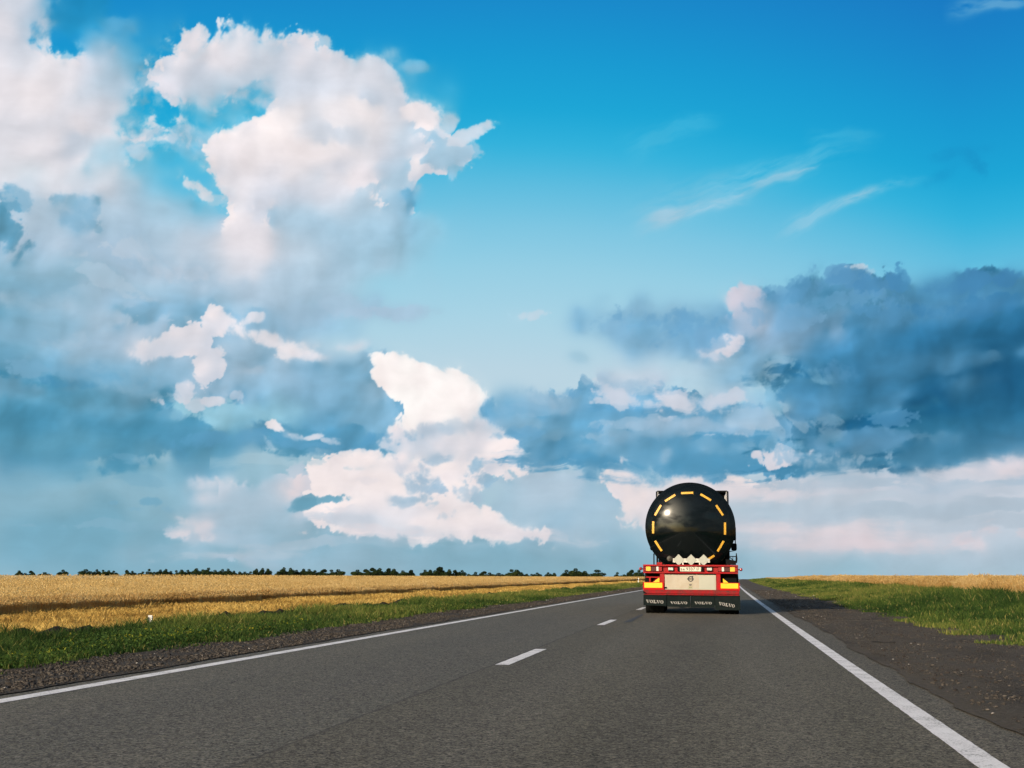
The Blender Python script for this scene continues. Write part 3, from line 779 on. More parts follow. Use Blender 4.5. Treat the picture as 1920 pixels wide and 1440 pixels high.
def mat(name, base=(0.5, 0.5, 0.5), rough=0.6, metal=0.0, spec=0.5, vary=0.0, vscale=6.0, coat=0.0, bump=0.0, bscale=60.0,
        dirt=None, dirt_amt=0.0, dirt_scale=3.0, emit=None, transmission=0.0):
    """a Principled material with procedural variation, dirt and bump"""
    m = bpy.data.materials.new(name)
    m.use_nodes = True
    t = m.node_tree
    n, l = t.nodes, t.links
    b = n['Principled BSDF']
    b.inputs['Base Color'].default_value = (*base, 1)
    b.inputs['Roughness'].default_value = rough
    b.inputs['Metallic'].default_value = metal
    b.inputs['Specular IOR Level'].default_value = spec
    b.inputs['Coat Weight'].default_value = coat
    b.inputs['Coat Roughness'].default_value = 0.04
    tcn = n.new('ShaderNodeTexCoord')
    last = None
    if vary > 0:
        no = n.new('ShaderNodeTexNoise')
        no.inputs['Scale'].default_value = vscale
        no.inputs['Detail'].default_value = 6
        no.inputs['Roughness'].default_value = 0.65
        l.new(tcn.outputs['Object'], no.inputs['Vector'])
        hs = n.new('ShaderNodeHueSaturation')
        hs.inputs['Color'].default_value = (*base, 1)
        mr = n.new('ShaderNodeMapRange')
        mr.inputs[1].default_value, mr.inputs[2].default_value = 0.25, 0.75
        mr.inputs[3].default_value, mr.inputs[4].default_value = 1 - vary, 1 + vary
        l.new(no.outputs['Fac'], mr.inputs[0])
        l.new(mr.outputs[0], hs.inputs['Value'])
        last = hs.outputs[0]
        r2 = n.new('ShaderNodeMapRange')
        r2.inputs[1].default_value, r2.inputs[2].default_value = 0.3, 0.7
        r2.inputs[3].default_value, r2.inputs[4].default_value = max(rough - 0.08, 0.02), min(rough + 0.1, 1)
        l.new(no.outputs['Fac'], r2.inputs[0])
        l.new(r2.outputs[0], b.inputs['Roughness'])
    if dirt is not None:
        dn = n.new('ShaderNodeTexNoise')
        dn.inputs['Scale'].default_value = dirt_scale
        dn.inputs['Detail'].default_value = 8
        dn.inputs['Roughness'].default_value = 0.7
        l.new(tcn.outputs['Object'], dn.inputs['Vector'])
        dr = n.new('ShaderNodeMapRange')
        dr.inputs[1].default_value, dr.inputs[2].default_value = 0.42, 0.72
        dr.inputs[3].default_value, dr.inputs[4].default_value = 0, dirt_amt
        l.new(dn.outputs['Fac'], dr.inputs[0])
        mx = n.new('ShaderNodeMix')
        mx.data_type = 'RGBA'
        l.new(dr.outputs[0], mx.inputs[0])
        if last is not None:
            l.new(last, mx.inputs[6])
        else:
            mx.inputs[6].default_value = (*base, 1)
        mx.inputs[7].default_value = (*dirt, 1)
        last = mx.outputs[2]
    if last is not None:
        l.new(last, b.inputs['Base Color'])
    if bump > 0:
        bn = n.new('ShaderNodeTexNoise')
        bn.inputs['Scale'].default_value = bscale
        bn.inputs['Detail'].default_value = 4
        l.new(tcn.outputs['Object'], bn.inputs['Vector'])
        bu = n.new('ShaderNodeBump')
        bu.inputs['Strength'].default_value = bump
        bu.inputs['Distance'].default_value = 0.01
        l.new(bn.outputs['Fac'], bu.inputs['Height'])
        l.new(bu.outputs[0], b.inputs['Normal'])
    if emit is not None:
        b.inputs['Emission Color'].default_value = (*emit[:3], 1)
        b.inputs['Emission Strength'].default_value = emit[3]
    return m


class MB:
    """collects shapes and links them as one mesh object"""

    def __init__(self):
        self.v, self.f, self.m, self.s = [], [], [], []

    def add(self, vs, fs, mi=0, smooth=False):
        o = len(self.v)
        self.v += [tuple(p) for p in vs]
        self.f += [tuple(o + i for i in f) for f in fs]
        self.m += [mi] * len(fs)
        self.s += [smooth] * len(fs)
        return self

    def box(self, x0, x1, y0, y1, z0, z1, mi=0):
        vs = [(x, y, z) for z in (z0, z1) for y in (y0, y1) for x in (x0, x1)]
        return self.add(vs, [(0, 2, 3, 1), (4, 5, 7, 6), (0, 1, 5, 4), (2, 6, 7, 3), (0, 4, 6, 2), (1, 3, 7, 5)], mi)

    def prism(self, pts, y0, y1, mi=0):
        """polygon in x,z (counter-clockwise seen from -y) pushed along y"""
        n = len(pts)
        vs = [(x, y0, z) for x, z in pts] + [(x, y1, z) for x, z in pts]
        fs = [tuple(range(n)), tuple(reversed(range(n, 2 * n)))]
        fs += [(i, i + n, (i + 1) % n + n, (i + 1) % n) for i in range(n)]
        return self.add(vs, fs, mi)

    def prism_x(self, pts, x0, x1, mi=0):
        """polygon in y,z pushed along x"""
        n = len(pts)
        vs = [(x0, y, z) for y, z in pts] + [(x1, y, z) for y, z in pts]
        fs = [tuple(range(n)), tuple(reversed(range(n, 2 * n)))]
        fs += [(i, i + n, (i + 1) % n + n, (i + 1) % n) for i in range(n)]
        return self.add(vs, fs, mi)

    def tube(self, pts, r, seg=10, mi=0):
        pts = [Vector(p) for p in pts]
        rings = []
        for i, p in enumerate(pts):
            d = (pts[min(i + 1, len(pts) - 1)] - pts[max(i - 1, 0)]).normalized()
            a = d.orthogonal().normalized() if i == 0 else (rings_a - d * rings_a.dot(d)).normalized()
            rings_a = a
            b = d.cross(a)
            rr = r[i] if isinstance(r, (list, tuple)) else r
            rings.append([p + (a * math.cos(2 * math.pi * k / seg) + b * math.sin(2 * math.pi * k / seg)) * rr for k in range(seg)])
        vs = [q for ring in rings for q in ring]
        fs = []
        for i in range(len(pts) - 1):
            for k in range(seg):
                fs.append((i * seg + k, i * seg + (k + 1) % seg, (i + 1) * seg + (k + 1) % seg, (i + 1) * seg + k))
        fs.append(tuple(reversed(range(seg))))
        fs.append(tuple(range((len(pts) - 1) * seg, len(pts) * seg)))
        return self.add(vs, fs, mi, True)

    def lathe(self, prof, c, axis='y', seg=48, mi=0, closed=False):
        """profile of (radius, position along the axis) turned about the axis"""
        vs, fs = [], []
        for rad, t in prof:
            for k in range(seg):
                a = 2 * math.pi * k / seg
                p = (rad * math.cos(a), t, rad * math.sin(a)) if axis == 'y' else \
                    ((t, rad * math.cos(a), rad * math.sin(a)) if axis == 'x' else (rad * math.cos(a), rad * math.sin(a), t))
                vs.append((c[0] + p[0], c[1] + p[1], c[2] + p[2]))
        for i in range(len(prof) - 1):
            for k in range(seg):
                fs.append((i * seg + k, i * seg + (k + 1) % seg, (i + 1) * seg + (k + 1) % seg, (i + 1) * seg + k))
        if not closed:
            fs.append(tuple(range(seg)))
            fs.append(tuple(reversed(range((len(prof) - 1) * seg, len(prof) * seg))))
        return self.add(vs, fs, mi, True)

    def build(self, name, mats, parent=None, bevel=0.0, loc=None):
        me = bpy.data.meshes.new(name)
        me.from_pydata(self.v, [], self.f)
        if not isinstance(mats, (list, tuple)):
            mats = [mats]
        for m_ in mats:
            me.materials.append(m_)
        me.polygons.foreach_set('material_index', self.m)
        me.polygons.foreach_set('use_smooth', self.s)
        bm = bmesh.new()
        bm.from_mesh(me)
        bmesh.ops.recalc_face_normals(bm, faces=bm.faces)
        bm.to_mesh(me)
        bm.free()
        if any(self.s):
            me.set_sharp_from_angle(angle=R(38))
        o = bpy.data.objects.new(name, me)
        if loc:
            o.location = loc
        if bevel > 0:
            bv = o.modifiers.new('bevel', 'BEVEL')
            bv.width = bevel
            bv.segments = 2
            bv.limit_method = 'ANGLE'
            bv.angle_limit = R(40)
        return link(o, parent)


def np_mesh(name, co, faces, mats, attr=None, smooth=False, mat_index=None):
    """big mesh from arrays: faces (n,3) or (n,4)"""
    me = bpy.data.meshes.new(name)
    k = faces.shape[1]
    me.vertices.add(len(co))
    me.vertices.foreach_set('co', np.ascontiguousarray(co, np.float32).ravel())
    me.loops.add(faces.size)
    me.loops.foreach_set('vertex_index', np.ascontiguousarray(faces, np.int32).ravel())
    me.polygons.add(len(faces))
    me.polygons.foreach_set('loop_start', np.arange(0, faces.size, k, dtype=np.int32))
    if smooth:
        me.polygons.foreach_set('use_smooth', np.ones(len(faces), bool))
    if mat_index is not None:
        me.polygons.foreach_set('material_index', mat_index.astype(np.int32))
    for m_ in (mats if isinstance(mats, (list, tuple)) else [mats]):
        me.materials.append(m_)
    if attr is not None:
        for an, av in attr.items():
            a_ = me.attributes.new(an, 'FLOAT', 'POINT')
            a_.data.foreach_set('value', np.ascontiguousarray(av, np.float32))
    me.update()
    me.validate()
    return me


def tag(o, label=None, category=None, group=None, kind=None):
    for k_, v_ in (('label', label), ('category', category), ('group', group), ('kind', kind)):
        if v_:
            o[k_] = v_
    return o


def empty(name, loc=(0, 0, 0), rot=(0, 0, 0), parent=None):
    o = bpy.data.objects.new(name, None)
    o.location = loc
    o.rotation_euler = rot
    o.empty_display_size = 0.2
    return link(o, parent)
# ------------------------------------------------------------------ the lie of the land
# X is the distance right of the driver's eye across the road, Y the distance ahead along it.
CROWN = -2.38


def bend(Y):
    Y = np.asarray(Y, dtype=np.float64)
    return 3.2e-5 * np.maximum(Y, 0) ** 2


def sm(x, a, b):
    t = np.clip((x - a) / (b - a), 0, 1)
    return t * t * (3 - 2 * t)


def base_z(X, Y):
    X, Y = np.asarray(X, float), np.asarray(Y, float)
    z = -0.0085 * np.minimum(np.abs(X - CROWN), 3.7)                      # crossfall
    z = z - 0.05 * sm(-X, 6.0, 7.5) - 0.15 * sm(-X, 7.5, 10.5) + 0.10 * sm(-X, 11.0, 13.0)
    z = z - 0.04 * sm(X, 1.8, 3.6) + 0.26 * sm(X, 4.2, 9.0) * (1 - 0.8 * sm(Y, 90, 330))
    far = sm(Y, 60, 340)
    z = z + far * (0.86 * sm(-X, 25, 230) + 0.04 * sm(-X, 12, 40)) * sm(-X, 10, 40)
    z = z + 0.10 * np.sin(Y * 0.021 + 1.0) * sm(-X, 18, 80) * far
    ov = np.maximum(Y - 400, 0)
    return z - 3.4e-5 * ov * ov                                          # the crest ahead


def ground_z(X, Y):
    X, Y = np.asarray(X, float), np.asarray(Y, float)
    wob = 0.022 * (np.sin(X * 2.1 + Y * 0.7) + np.sin(Y * 1.9 - X * 0.8)) * (sm(-X, 6.2, 8) + sm(X, 1.9, 3.2)) * 0.5
    return base_z(X, Y) + wob


def curve_xy(X, Y):
    return X + bend(Y)


def back(px, py, z=0.0):
    """where the sight line through a point of the 1920-wide picture meets the height z"""
    d = direction(px, py)
    t = (z - CAM_Z) / d.z
    return d.x * t, d.y * t


Y_STEPS = np.concatenate([np.arange(-12, 60, 1.0), np.arange(60, 200, 4.0), np.arange(200, 700, 10.0), np.arange(700, 2401, 100.0)])
WIDE = np.array([-2200, -1500, -1000, -700, -500, -400, -320, -260, -210, -170, -140, -115, -95, -80, -66, -54, -44, -36, -30, -26])


def sheet(name, Xs, Ys, dz, material, kind='structure', parent=None, zf=ground_z):
    Xg, Yg = np.meshgrid(np.asarray(Xs, float), np.asarray(Ys, float))
    Z = zf(Xg, Yg) + (dz(Xg, Yg) if callable(dz) else dz)
    co = np.stack([curve_xy(Xg, Yg), Yg, Z], -1).reshape(-1, 3)
    h_, w_ = Xg.shape
    ix = np.arange(h_ * w_).reshape(h_, w_)
    q_ = np.stack([ix[:-1, :-1], ix[:-1, 1:], ix[1:, 1:], ix[1:, :-1]], -1).reshape(-1, 4)
    me = np_mesh(name, co, q_, material, {'across': Xg.ravel(), 'along': Yg.ravel()}, smooth=True)
    o = bpy.data.objects.new(name, me)
    if kind:
        o['kind'] = kind
    return link(o, parent)


class Nodes:
    """short-hand for building a material's node tree"""

    def __init__(self, name):
        self.m = bpy.data.materials.new(name)
        self.m.use_nodes = True
        self.n, self.l = self.m.node_tree.nodes, self.m.node_tree.links
        self.b = self.n['Principled BSDF']
        self.geo = self.n.new('ShaderNodeNewGeometry').outputs['Position']

    def put(self, s, v):
        if hasattr(v, 'node'):
            self.l.new(v, s)
        elif isinstance(v, tuple) and len(v) == 3 and len(s.default_value) == 4:
            s.default_value = (*v, 1)
        else:
            s.default_value = v

    def noise(self, scale, detail=4, rough=0.55, vec=None, dist=0.0, stretch=None):
        n = self.n.new('ShaderNodeTexNoise')
        n.inputs['Scale'].default_value = scale
        n.inputs['Detail'].default_value = detail
        n.inputs['Roughness'].default_value = rough
        n.inputs['Distortion'].default_value = dist
        v = vec or self.geo
        if stretch:
            mp = self.n.new('ShaderNodeVectorMath')
            mp.operation = 'MULTIPLY'
            self.l.new(v, mp.inputs[0])
            mp.inputs[1].default_value = stretch
            v = mp.outputs[0]
        self.l.new(v, n.inputs['Vector'])
        return n.outputs['Fac']

    def voronoi(self, scale, feature='F1', out='Distance', rnd=1.0):
        n = self.n.new('ShaderNodeTexVoronoi')
        n.feature = feature
        n.inputs['Scale'].default_value = scale
        n.inputs['Randomness'].default_value = rnd
        self.l.new(self.geo, n.inputs['Vector'])
        return n.outputs[out]

    def rng(self, x, a, b, lo=0.0, hi=1.0, smooth=False):
        n = self.n.new('ShaderNodeMapRange')
        if smooth:
            n.interpolation_type = 'SMOOTHSTEP'
        for s, v in zip(n.inputs[:5], (x, a, b, lo, hi)):
            self.put(s, v)
        return n.outputs[0]

    def math(self, op, a, b=None, c=None):
        n = self.n.new('ShaderNodeMath')
        n.operation = op
        for s, v in zip(n.inputs, (a, b, c)):
            if v is not None:
                self.put(s, v)
        return n.outputs[0]

    def mix(self, f, a, b, blend='MIX'):
        n = self.n.new('ShaderNodeMix')
        n.data_type = 'RGBA'
        n.blend_type = blend
        self.put(n.inputs[0], f)
        self.put(n.inputs[6], a)
        self.put(n.inputs[7], b)
        return n.outputs[2]

    def attr(self, name):
        n = self.n.new('ShaderNodeAttribute')
        n.attribute_name = name
        return n.outputs['Fac']

    def bump(self, h, strength, dist):
        n = self.n.new('ShaderNodeBump')
        n.inputs['Strength'].default_value = strength
        n.inputs['Distance'].default_value = dist
        self.l.new(h, n.inputs['Height'])
        self.l.new(n.outputs[0], self.b.inputs['Normal'])

    def done(self, color, rough=0.9, spec=0.3):
        self.put(self.b.inputs['Base Color'], color)
        self.put(self.b.inputs['Roughness'], rough)
        self.put(self.b.inputs['Specular IOR Level'], spec)
        return self.m


# ---- asphalt
a = Nodes('asphalt')
ac = a.attr('across')
grain = a.noise(90, 5, 0.85)
chips = a.voronoi(85, out='Color')
sepc = a.n.new('ShaderNodeSeparateColor')
a.l.new(chips, sepc.inputs[0])
chip = sepc.outputs[0]
mid = a.noise(9, 5, 0.6)
big = a.noise(0.9, 4, 0.55, stretch=(1.6, 0.22, 1))
patch = a.noise(0.25, 3, 0.5, stretch=(1.0, 0.12, 1))
left_lane = a.rng(a.math('ADD', ac, a.math('MULTIPLY', a.math('SUBTRACT', a.noise(0.35, 3), 0.5), 0.05)), -2.50, -2.46, 1, 0)
col = a.mix(left_lane, (0.128, 0.113, 0.080), (0.150, 0.140, 0.112))
# polished wheel tracks, a little paler
for cx in (-1.45, 0.42, -4.95, -3.25):
    wv_ = a.math('ABSOLUTE', a.math('SUBTRACT', ac, cx))
    col = a.mix(a.rng(wv_, 0.0, 0.55, 0.46, 0.0, True), col, (0.182, 0.165, 0.132))
oil = a.math('ABSOLUTE', a.math('SUBTRACT', ac, -0.5))
col = a.mix(a.rng(oil, 0.0, 0.6, 0.55, 0.0, True), col, (0.088, 0.077, 0.060))
edge_d = a.rng(ac, 1.15, 1.62, 0, 0.6, True)
col = a.mix(edge_d, col, (0.125, 0.108, 0.088))
col = a.mix(a.rng(big, 0.35, 0.7, 0.0, 0.50), col, (0.178, 0.155, 0.118))
col = a.mix(a.rng(patch, 0.46, 0.66, 0.0, 0.5), col, (0.098, 0.092, 0.086))
col = a.mix(1.0, col, a.mix(a.rng(mid, 0.3, 0.7), (0.84, 0.84, 0.84), (1.15, 1.15, 1.15)), 'MULTIPLY')
gl_ = a.rng(chip, 0.0, 1.0, 0.05, 1.50)
gv = a.n.new('ShaderNodeCombineColor')
for i_ in range(3):
    a.l.new(gl_, gv.inputs[i_])
col = a.mix(1.0, col, gv.outputs[0], 'MULTIPLY')
coarse = a.voronoi(38, out='Color')
sepk = a.n.new('ShaderNodeSeparateColor')
a.l.new(coarse, sepk.inputs[0])
col = a.mix(a.rng(sepk.outputs[0], 0.62, 0.95, 0.0, 0.45), col, (0.035, 0.032, 0.027))
col = a.mix(a.rng(sepk.outputs[1], 0.72, 0.97, 0.0, 0.45), col, (0.240, 0.215, 0.165))
col = a.mix(a.rng(sepc.outputs[1], 0.78, 0.98, 0.0, 0.55), col, (0.215, 0.185, 0.125))
g2 = a.n.new('ShaderNodeCombineColor')
g2v = a.rng(grain, 0.32, 0.68, 0.15, 1.75)
for i_ in range(3):
    a.l.new(g2v, g2.inputs[i_])
col = a.mix(1.0, col, g2.outputs[0], 'MULTIPLY')
seam = a.math('ABSOLUTE', a.math('ADD', a.math('ADD', ac, 2.485), a.math('MULTIPLY', a.math('SUBTRACT', a.noise(0.8, 4, 0.6), 0.5), 0.09)))
col = a.mix(a.rng(seam, 0.005, 0.022, 0.48, 0.0), col, (0.018, 0.017, 0.016))
cr = a.math('ABSOLUTE', a.math('SUBTRACT', a.noise(0.5, 6, 0.6, dist=0.6), 0.5))
col = a.mix(a.rng(cr, 0.0, 0.0012, 0.5, 0.0), col, (0.025, 0.024, 0.022))
a.bump(a.math('ADD', a.math('MULTIPLY', chip, 0.5), grain), 0.5, 0.004)
ASPHALT = a.done(col, a.rng(grain, 0.3, 0.7, 0.84, 0.96), 0.2)

# ---- road paint
p = Nodes('road_paint')
wear = p.noise(60, 6, 0.75)
wear2 = p.noise(3.0, 5, 0.6)
pc = p.mix(p.rng(wear2, 0.3, 0.75), (0.80, 0.77, 0.76), (0.72, 0.69, 0.67))
thr = p.math('ADD', wear, p.math('MULTIPLY', wear2, 0.42))
pc = p.mix(p.rng(thr, 0.74, 0.86, 0.0, 0.85), pc, (0.12, 0.11, 0.10))
p.bump(wear, 0.3, 0.003)
PAINT = p.done(pc, 0.75, 0.3)

# ---- gravel and dirt
g = Nodes('gravel_dirt')
ac = g.attr('across')
st = g.voronoi(26)
st2 = g.voronoi(70, out='Color')
sg = g.n.new('ShaderNodeSeparateColor')
g.l.new(st2, sg.inputs[0])
n1 = g.noise(1.1, 6, 0.62)
n2 = g.noise(16, 6, 0.7)
gc = g.mix(g.rng(n2, 0.3, 0.7), (0.030, 0.023, 0.017), (0.090, 0.073, 0.056))
gc = g.mix(g.rng(n1, 0.42, 0.68, 0, 0.55), gc, (0.105, 0.086, 0.066))
gc = g.mix(g.rng(sg.outputs[1], 0.93, 0.99, 0, 0.8), gc, (0.25, 0.23, 0.21))
gc = g.mix(g.rng(sg.outputs[0], 0.0, 1.0, 0.55, 0.0), gc, (0.022, 0.018, 0.015))
g.bump(g.math('ADD', st, n2), 0.9, 0.03)
GRAVEL = g.done(gc, 0.97, 0.15)

g = Nodes('shoulder_earth')
st2 = g.voronoi(60, out='Color')
sg = g.n.new('ShaderNodeSeparateColor')
g.l.new(st2, sg.inputs[0])
ac = g.attr('across')
n1 = g.noise(0.9, 6, 0.62, stretch=(1, 0.35, 1))
n2 = g.noise(22, 7, 0.72)
gc = g.mix(g.rng(n2, 0.3, 0.7), (0.036, 0.029, 0.022), (0.145, 0.118, 0.090))
gc = g.mix(g.rng(n1, 0.40, 0.66, 0, 0.6), gc, (0.098, 0.083, 0.065))
gc = g.mix(g.rng(n1, 0.50, 0.34, 0, 0.5), gc, (0.028, 0.023, 0.020))
gc = g.mix(g.math('MULTIPLY', g.rng(ac, 2.0, 3.0, 0.55, 0.0, True), g.rng(n2, 0.4, 0.65)), gc, (0.120, 0.100, 0.073))
gc = g.mix(g.rng(sg.outputs[1], 0.95, 0.99, 0, 0.5), gc, (0.18, 0.16, 0.14))
g.bump(g.math('ADD', n2, g.noise(5, 5, 0.7)), 1.0, 0.05)
EARTH = g.done(gc, 0.97, 0.15)

g = Nodes('field_soil')
n2 = g.noise(7, 7, 0.7)
gc = g.mix(g.rng(n2, 0.3, 0.7), (0.020, 0.014, 0.010), (0.052, 0.038, 0.027))
g.bump(n2, 1.0, 0.06)
SOIL = g.done(gc, 0.98, 0.1)

g = Nodes('verge_turf')
n1 = g.noise(1.6, 6, 0.6)
n2 = g.noise(24, 5, 0.7)
gc = g.mix(g.rng(n2, 0.3, 0.7), (0.020, 0.040, 0.012), (0.055, 0.085, 0.022))
gc = g.mix(g.rng(n1, 0.5, 0.72, 0, 0.6), gc, (0.095, 0.085, 0.030))
g.bump(n2, 0.8, 0.04)
TURF = g.done(gc, 0.95, 0.1)

# ---- the ground, from side to side and over the crest
Xall = np.concatenate([WIDE, np.arange(-23, -6.5, 0.75), [-6.4, -6.0, -5, -3, -1, 1, 1.5], np.arange(2.0, 12, 0.5), [13, 16, 20, 26, 36, 50, 70, 100, 140, 200, 300, 450, 700, 1100, 1600, 2200]])
sheet('ground', Xall, Y_STEPS, lambda X, Y: np.where((X > -6.7) & (X < 2.4), -0.15, -0.03), SOIL)
Yr = Y_STEPS[Y_STEPS <= 700]
Yn = np.concatenate([np.arange(-6, 70, 0.25), np.arange(70, 200, 2.0), np.arange(200, 701, 10.0)])
road = sheet('road', np.linspace(-6.35, 2.05, 42), Yr, 0.0, ASPHALT, zf=base_z)


def ragged(name, x_in, x_out, Ys, material, out_amp, in_amp, seed, n=12, lift=0.0):
    """a strip whose two edges wander"""
    r_ = np.random.RandomState(seed)
    ph = r_.rand(8) * 6.28
    Ys = np.asarray(Ys, float)
    wv = sum(np.sin(Ys * f + p_) * a_ for f, p_, a_ in zip((0.31, 0.83, 1.9, 4.3, 9.1), ph, (0.35, 0.25, 0.18, 0.12, 0.10)))
    wi = sum(np.sin(Ys * f + p_) * a_ for f, p_, a_ in zip((0.27, 0.93, 2.3, 5.3, 11.0), ph[3:], (0.35, 0.25, 0.18, 0.12, 0.10)))
    t = np.linspace(0, 1, n)
    Xg = (x_in + wi * in_amp)[:, None] * (1 - t) + (x_out + wv * out_amp)[:, None] * t
    Yg = np.repeat(Ys[:, None], n, 1)
    Z = ground_z(Xg, Yg) + lift
    Z[:, 0] = np.maximum(Z[:, 0], base_z(Xg[:, 0], Ys) + 0.004) if lift >= 0 else Z[:, 0]
    co = np.stack([curve_xy(Xg, Yg), Yg, Z], -1).reshape(-1, 3)
    ix = np.arange(Xg.size).reshape(Xg.shape)
    q_ = np.stack([ix[:-1, :-1], ix[:-1, 1:], ix[1:, 1:], ix[1:, :-1]], -1).reshape(-1, 4)
    me = np_mesh(name, co, q_, material, {'across': Xg.ravel(), 'along': Yg.ravel()}, smooth=True)
    o = bpy.data.objects.new(name, me)
    o['kind'] = 'structure'
    return link(o)


ragged('gravel_shoulder', -6.02, -8.0, Yn, GRAVEL, 0.3, 0.12, 5, lift=0.010)
ragged('earth_shoulder', 1.80, 4.6, Yn, EARTH, 0.3, 0.13, 9, lift=0.010)
ragged('grass_verge', -7.5, -12.2, Yn, TURF, 0.2, 0.2, 6, lift=-0.006)
ragged('grass_bank', 4.1, 12.0, Yn, TURF, 0.3, 0.25, 8, lift=-0.006)


# ---- painted markings, sheets 4 mm above the asphalt
def marking(name, xc, wd, ys, rag=0.006):
    r_ = np.random.RandomState(int(abs(xc) * 100) + int(abs(ys[0])) % 97)
    ys = np.asarray(ys, float)
    l_ = xc - wd / 2 + (r_.rand(len(ys)) - 0.5) * rag
    rr = xc + wd / 2 + (r_.rand(len(ys)) - 0.5) * rag
    Xg = np.stack([l_, rr], 1)
    Yg = np.stack([ys, ys], 1)
    co = np.stack([curve_xy(Xg, Yg), Yg, base_z(Xg, Yg) + 0.004], -1).reshape(-1, 3)
    ix = np.arange(Xg.size).reshape(Xg.shape)
    q_ = np.stack([ix[:-1, 0], ix[:-1, 1], ix[1:, 1], ix[1:, 0]], -1)
    o = bpy.data.objects.new(name, np_mesh(name, co, q_, PAINT, {'across': Xg.ravel()}))
    return link(o, road)


Yl = np.concatenate([np.arange(-10, 40, 0.12), np.arange(40, 120, 1.0), np.arange(120, 700, 8.0)])
marking('edge_line', -5.69, 0.185, Yl)
marking('edge_line', 1.385, 0.158, Yl)
streak = MB()  # thin sheet, darker than the asphalt, in a narrow streak left of the truck
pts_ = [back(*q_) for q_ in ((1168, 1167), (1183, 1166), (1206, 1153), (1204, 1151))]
streak.add([(x_, y_, float(base_z(x_ - float(bend(y_)), y_)) + 0.004) for x_, y_ in pts_], [(0, 1, 2, 3)])
streak.build('dark_streak', mat('streak_surface', (0.030, 0.030, 0.031), 0.8, vary=0.2, vscale=30), road)
d1 = back(937, 1247)[1], back(985, 1217)[1]
d2 = back(1122, 1172)[1], back(1144, 1160)[1]
per = (d2[0] - d1[0])
for k in range(-2, 30):
    y0 = d1[0] + per * k
    if y0 > 430:
        break
    ln_ = (d1[1] - d1[0])
    marking('centre_dash', CROWN, 0.155, np.linspace(y0, y0 + ln_, 24))
# ------------------------------------------------------------------ the tanker
TX, TY = back(1296, 1150.5)
S8 = 2.46 / 1435.0                      # metres per unit of an 8x enlargement of the photograph's truck
truck = empty('tanker_truck', (TX, TY, float(base_z(TX - bend(TY), TY))), (0, 0.0085, R(0.85)))
tag(truck, 'black tanker truck with yellow dashed outline and red rear frame driving ahead', 'truck')


def tx(zx):
    return (zx - 905) * S8


def tz(zy, zx=905):                     # enlargement starting at row 1010
    return (1128 - (zy - 0.0087 * (zx - 905))) * S8


def tz1(zy):                            # enlargement starting at row 880
    return (2168 - zy) * S8


RED = mat('red_paint', (0.36, 0.007, 0.011), 0.5, spec=0.12, vary=0.12, vscale=5, dirt=(0.10, 0.045, 0.035), dirt_amt=0.75, dirt_scale=4.5)
RED_CLEAN = mat('red_plate', (0.44, 0.006, 0.006), 0.5, spec=0.12, vary=0.08)
RED_DIRTY = mat('grimy_red_paint', (0.27, 0.009, 0.013), 0.65, spec=0.1, vary=0.2, vscale=4, dirt=(0.055, 0.035, 0.03), dirt_amt=0.95, dirt_scale=6)
BLACK_GLOSS = mat('black_tank_paint', (0.0016, 0.0035, 0.004), 0.065, spec=0.33, dirt=(0.006, 0.0075, 0.0075), dirt_amt=0.6, dirt_scale=2.0)
BLACK = mat('black_steel', (0.006, 0.007, 0.008), 0.75, spec=0.08, vary=0.2)
RUBBER = mat('black_rubber', (0.009, 0.010, 0.010), 0.8, spec=0.1, vary=0.25, vscale=8, dirt=(0.022, 0.021, 0.019), dirt_amt=0.6)
FLAP = mat('mud_flap_rubber', (0.006, 0.0105, 0.0105), 0.8, spec=0.08, vary=0.25, vscale=5, dirt=(0.014, 0.017, 0.016), dirt_amt=0.5, dirt_scale=5)
WHITE_INK = mat('white_lettering', (0.36, 0.35, 0.33), 0.7, spec=0.1, vary=0.35, vscale=30)
BEIGE = mat('cream_panel', (0.44, 0.39, 0.31), 0.6, spec=0.15, vary=0.10, vscale=2.5, dirt=(0.36, 0.29, 0.20), dirt_amt=0.7, dirt_scale=3)
PALE = mat('pale_grey_sheet', (0.40, 0.395, 0.325), 0.6, spec=0.15, vary=0.08, vscale=3)
PLACARD = mat('blank_placard', (0.40, 0.405, 0.35), 0.5, spec=0.15, vary=0.07, vscale=8)
STRIPMETAL = mat('placard_rail_metal', (0.58, 0.54, 0.47), 0.5, vary=0.1)
YELLOW = mat('yellow_reflector', (0.90, 0.50, 0.008), 0.38, vary=0.04, vscale=40)
YTAPE = mat('yellow_reflective_tape', (0.66, 0.36, 0.040), 0.45, vary=0.06, vscale=40)
AMBER = mat('amber_lens', (0.85, 0.48, 0.07), 0.15, coat=0.5, vary=0.05)
REDLENS = mat('red_lens', (0.28, 0.012, 0.018), 0.12, coat=0.6, vary=0.1, vscale=20)
DARKLENS = mat('dark_red_lens', (0.07, 0.014, 0.020), 0.12, coat=0.6)
CLEARLENS = mat('clear_lens', (0.72, 0.68, 0.60), 0.12, coat=0.6, vary=0.1, vscale=30)
PLATE = mat('number_plate_white', (0.66, 0.60, 0.48), 0.4, vary=0.08, vscale=15)
INK = mat('black_ink', (0.02, 0.02, 0.02), 0.5)
GREEN_INK = mat('olive_ink', (0.20, 0.24, 0.10), 0.6)
STEEL = mat('worn_steel', (0.30, 0.30, 0.30), 0.4, metal=0.7, vary=0.15)
CHASSIS = mat('dark_chassis', (0.008, 0.008, 0.008), 0.8, spec=0.08, vary=0.3, dirt=(0.022, 0.014, 0.012), dirt_amt=0.6)
CABPAINT = mat('dark_cab_paint', (0.006, 0.007, 0.009), 0.4, spec=0.15, vary=0.1)
GLASS = mat('dark_glass', (0.01, 0.012, 0.014), 0.05, spec=0.6)

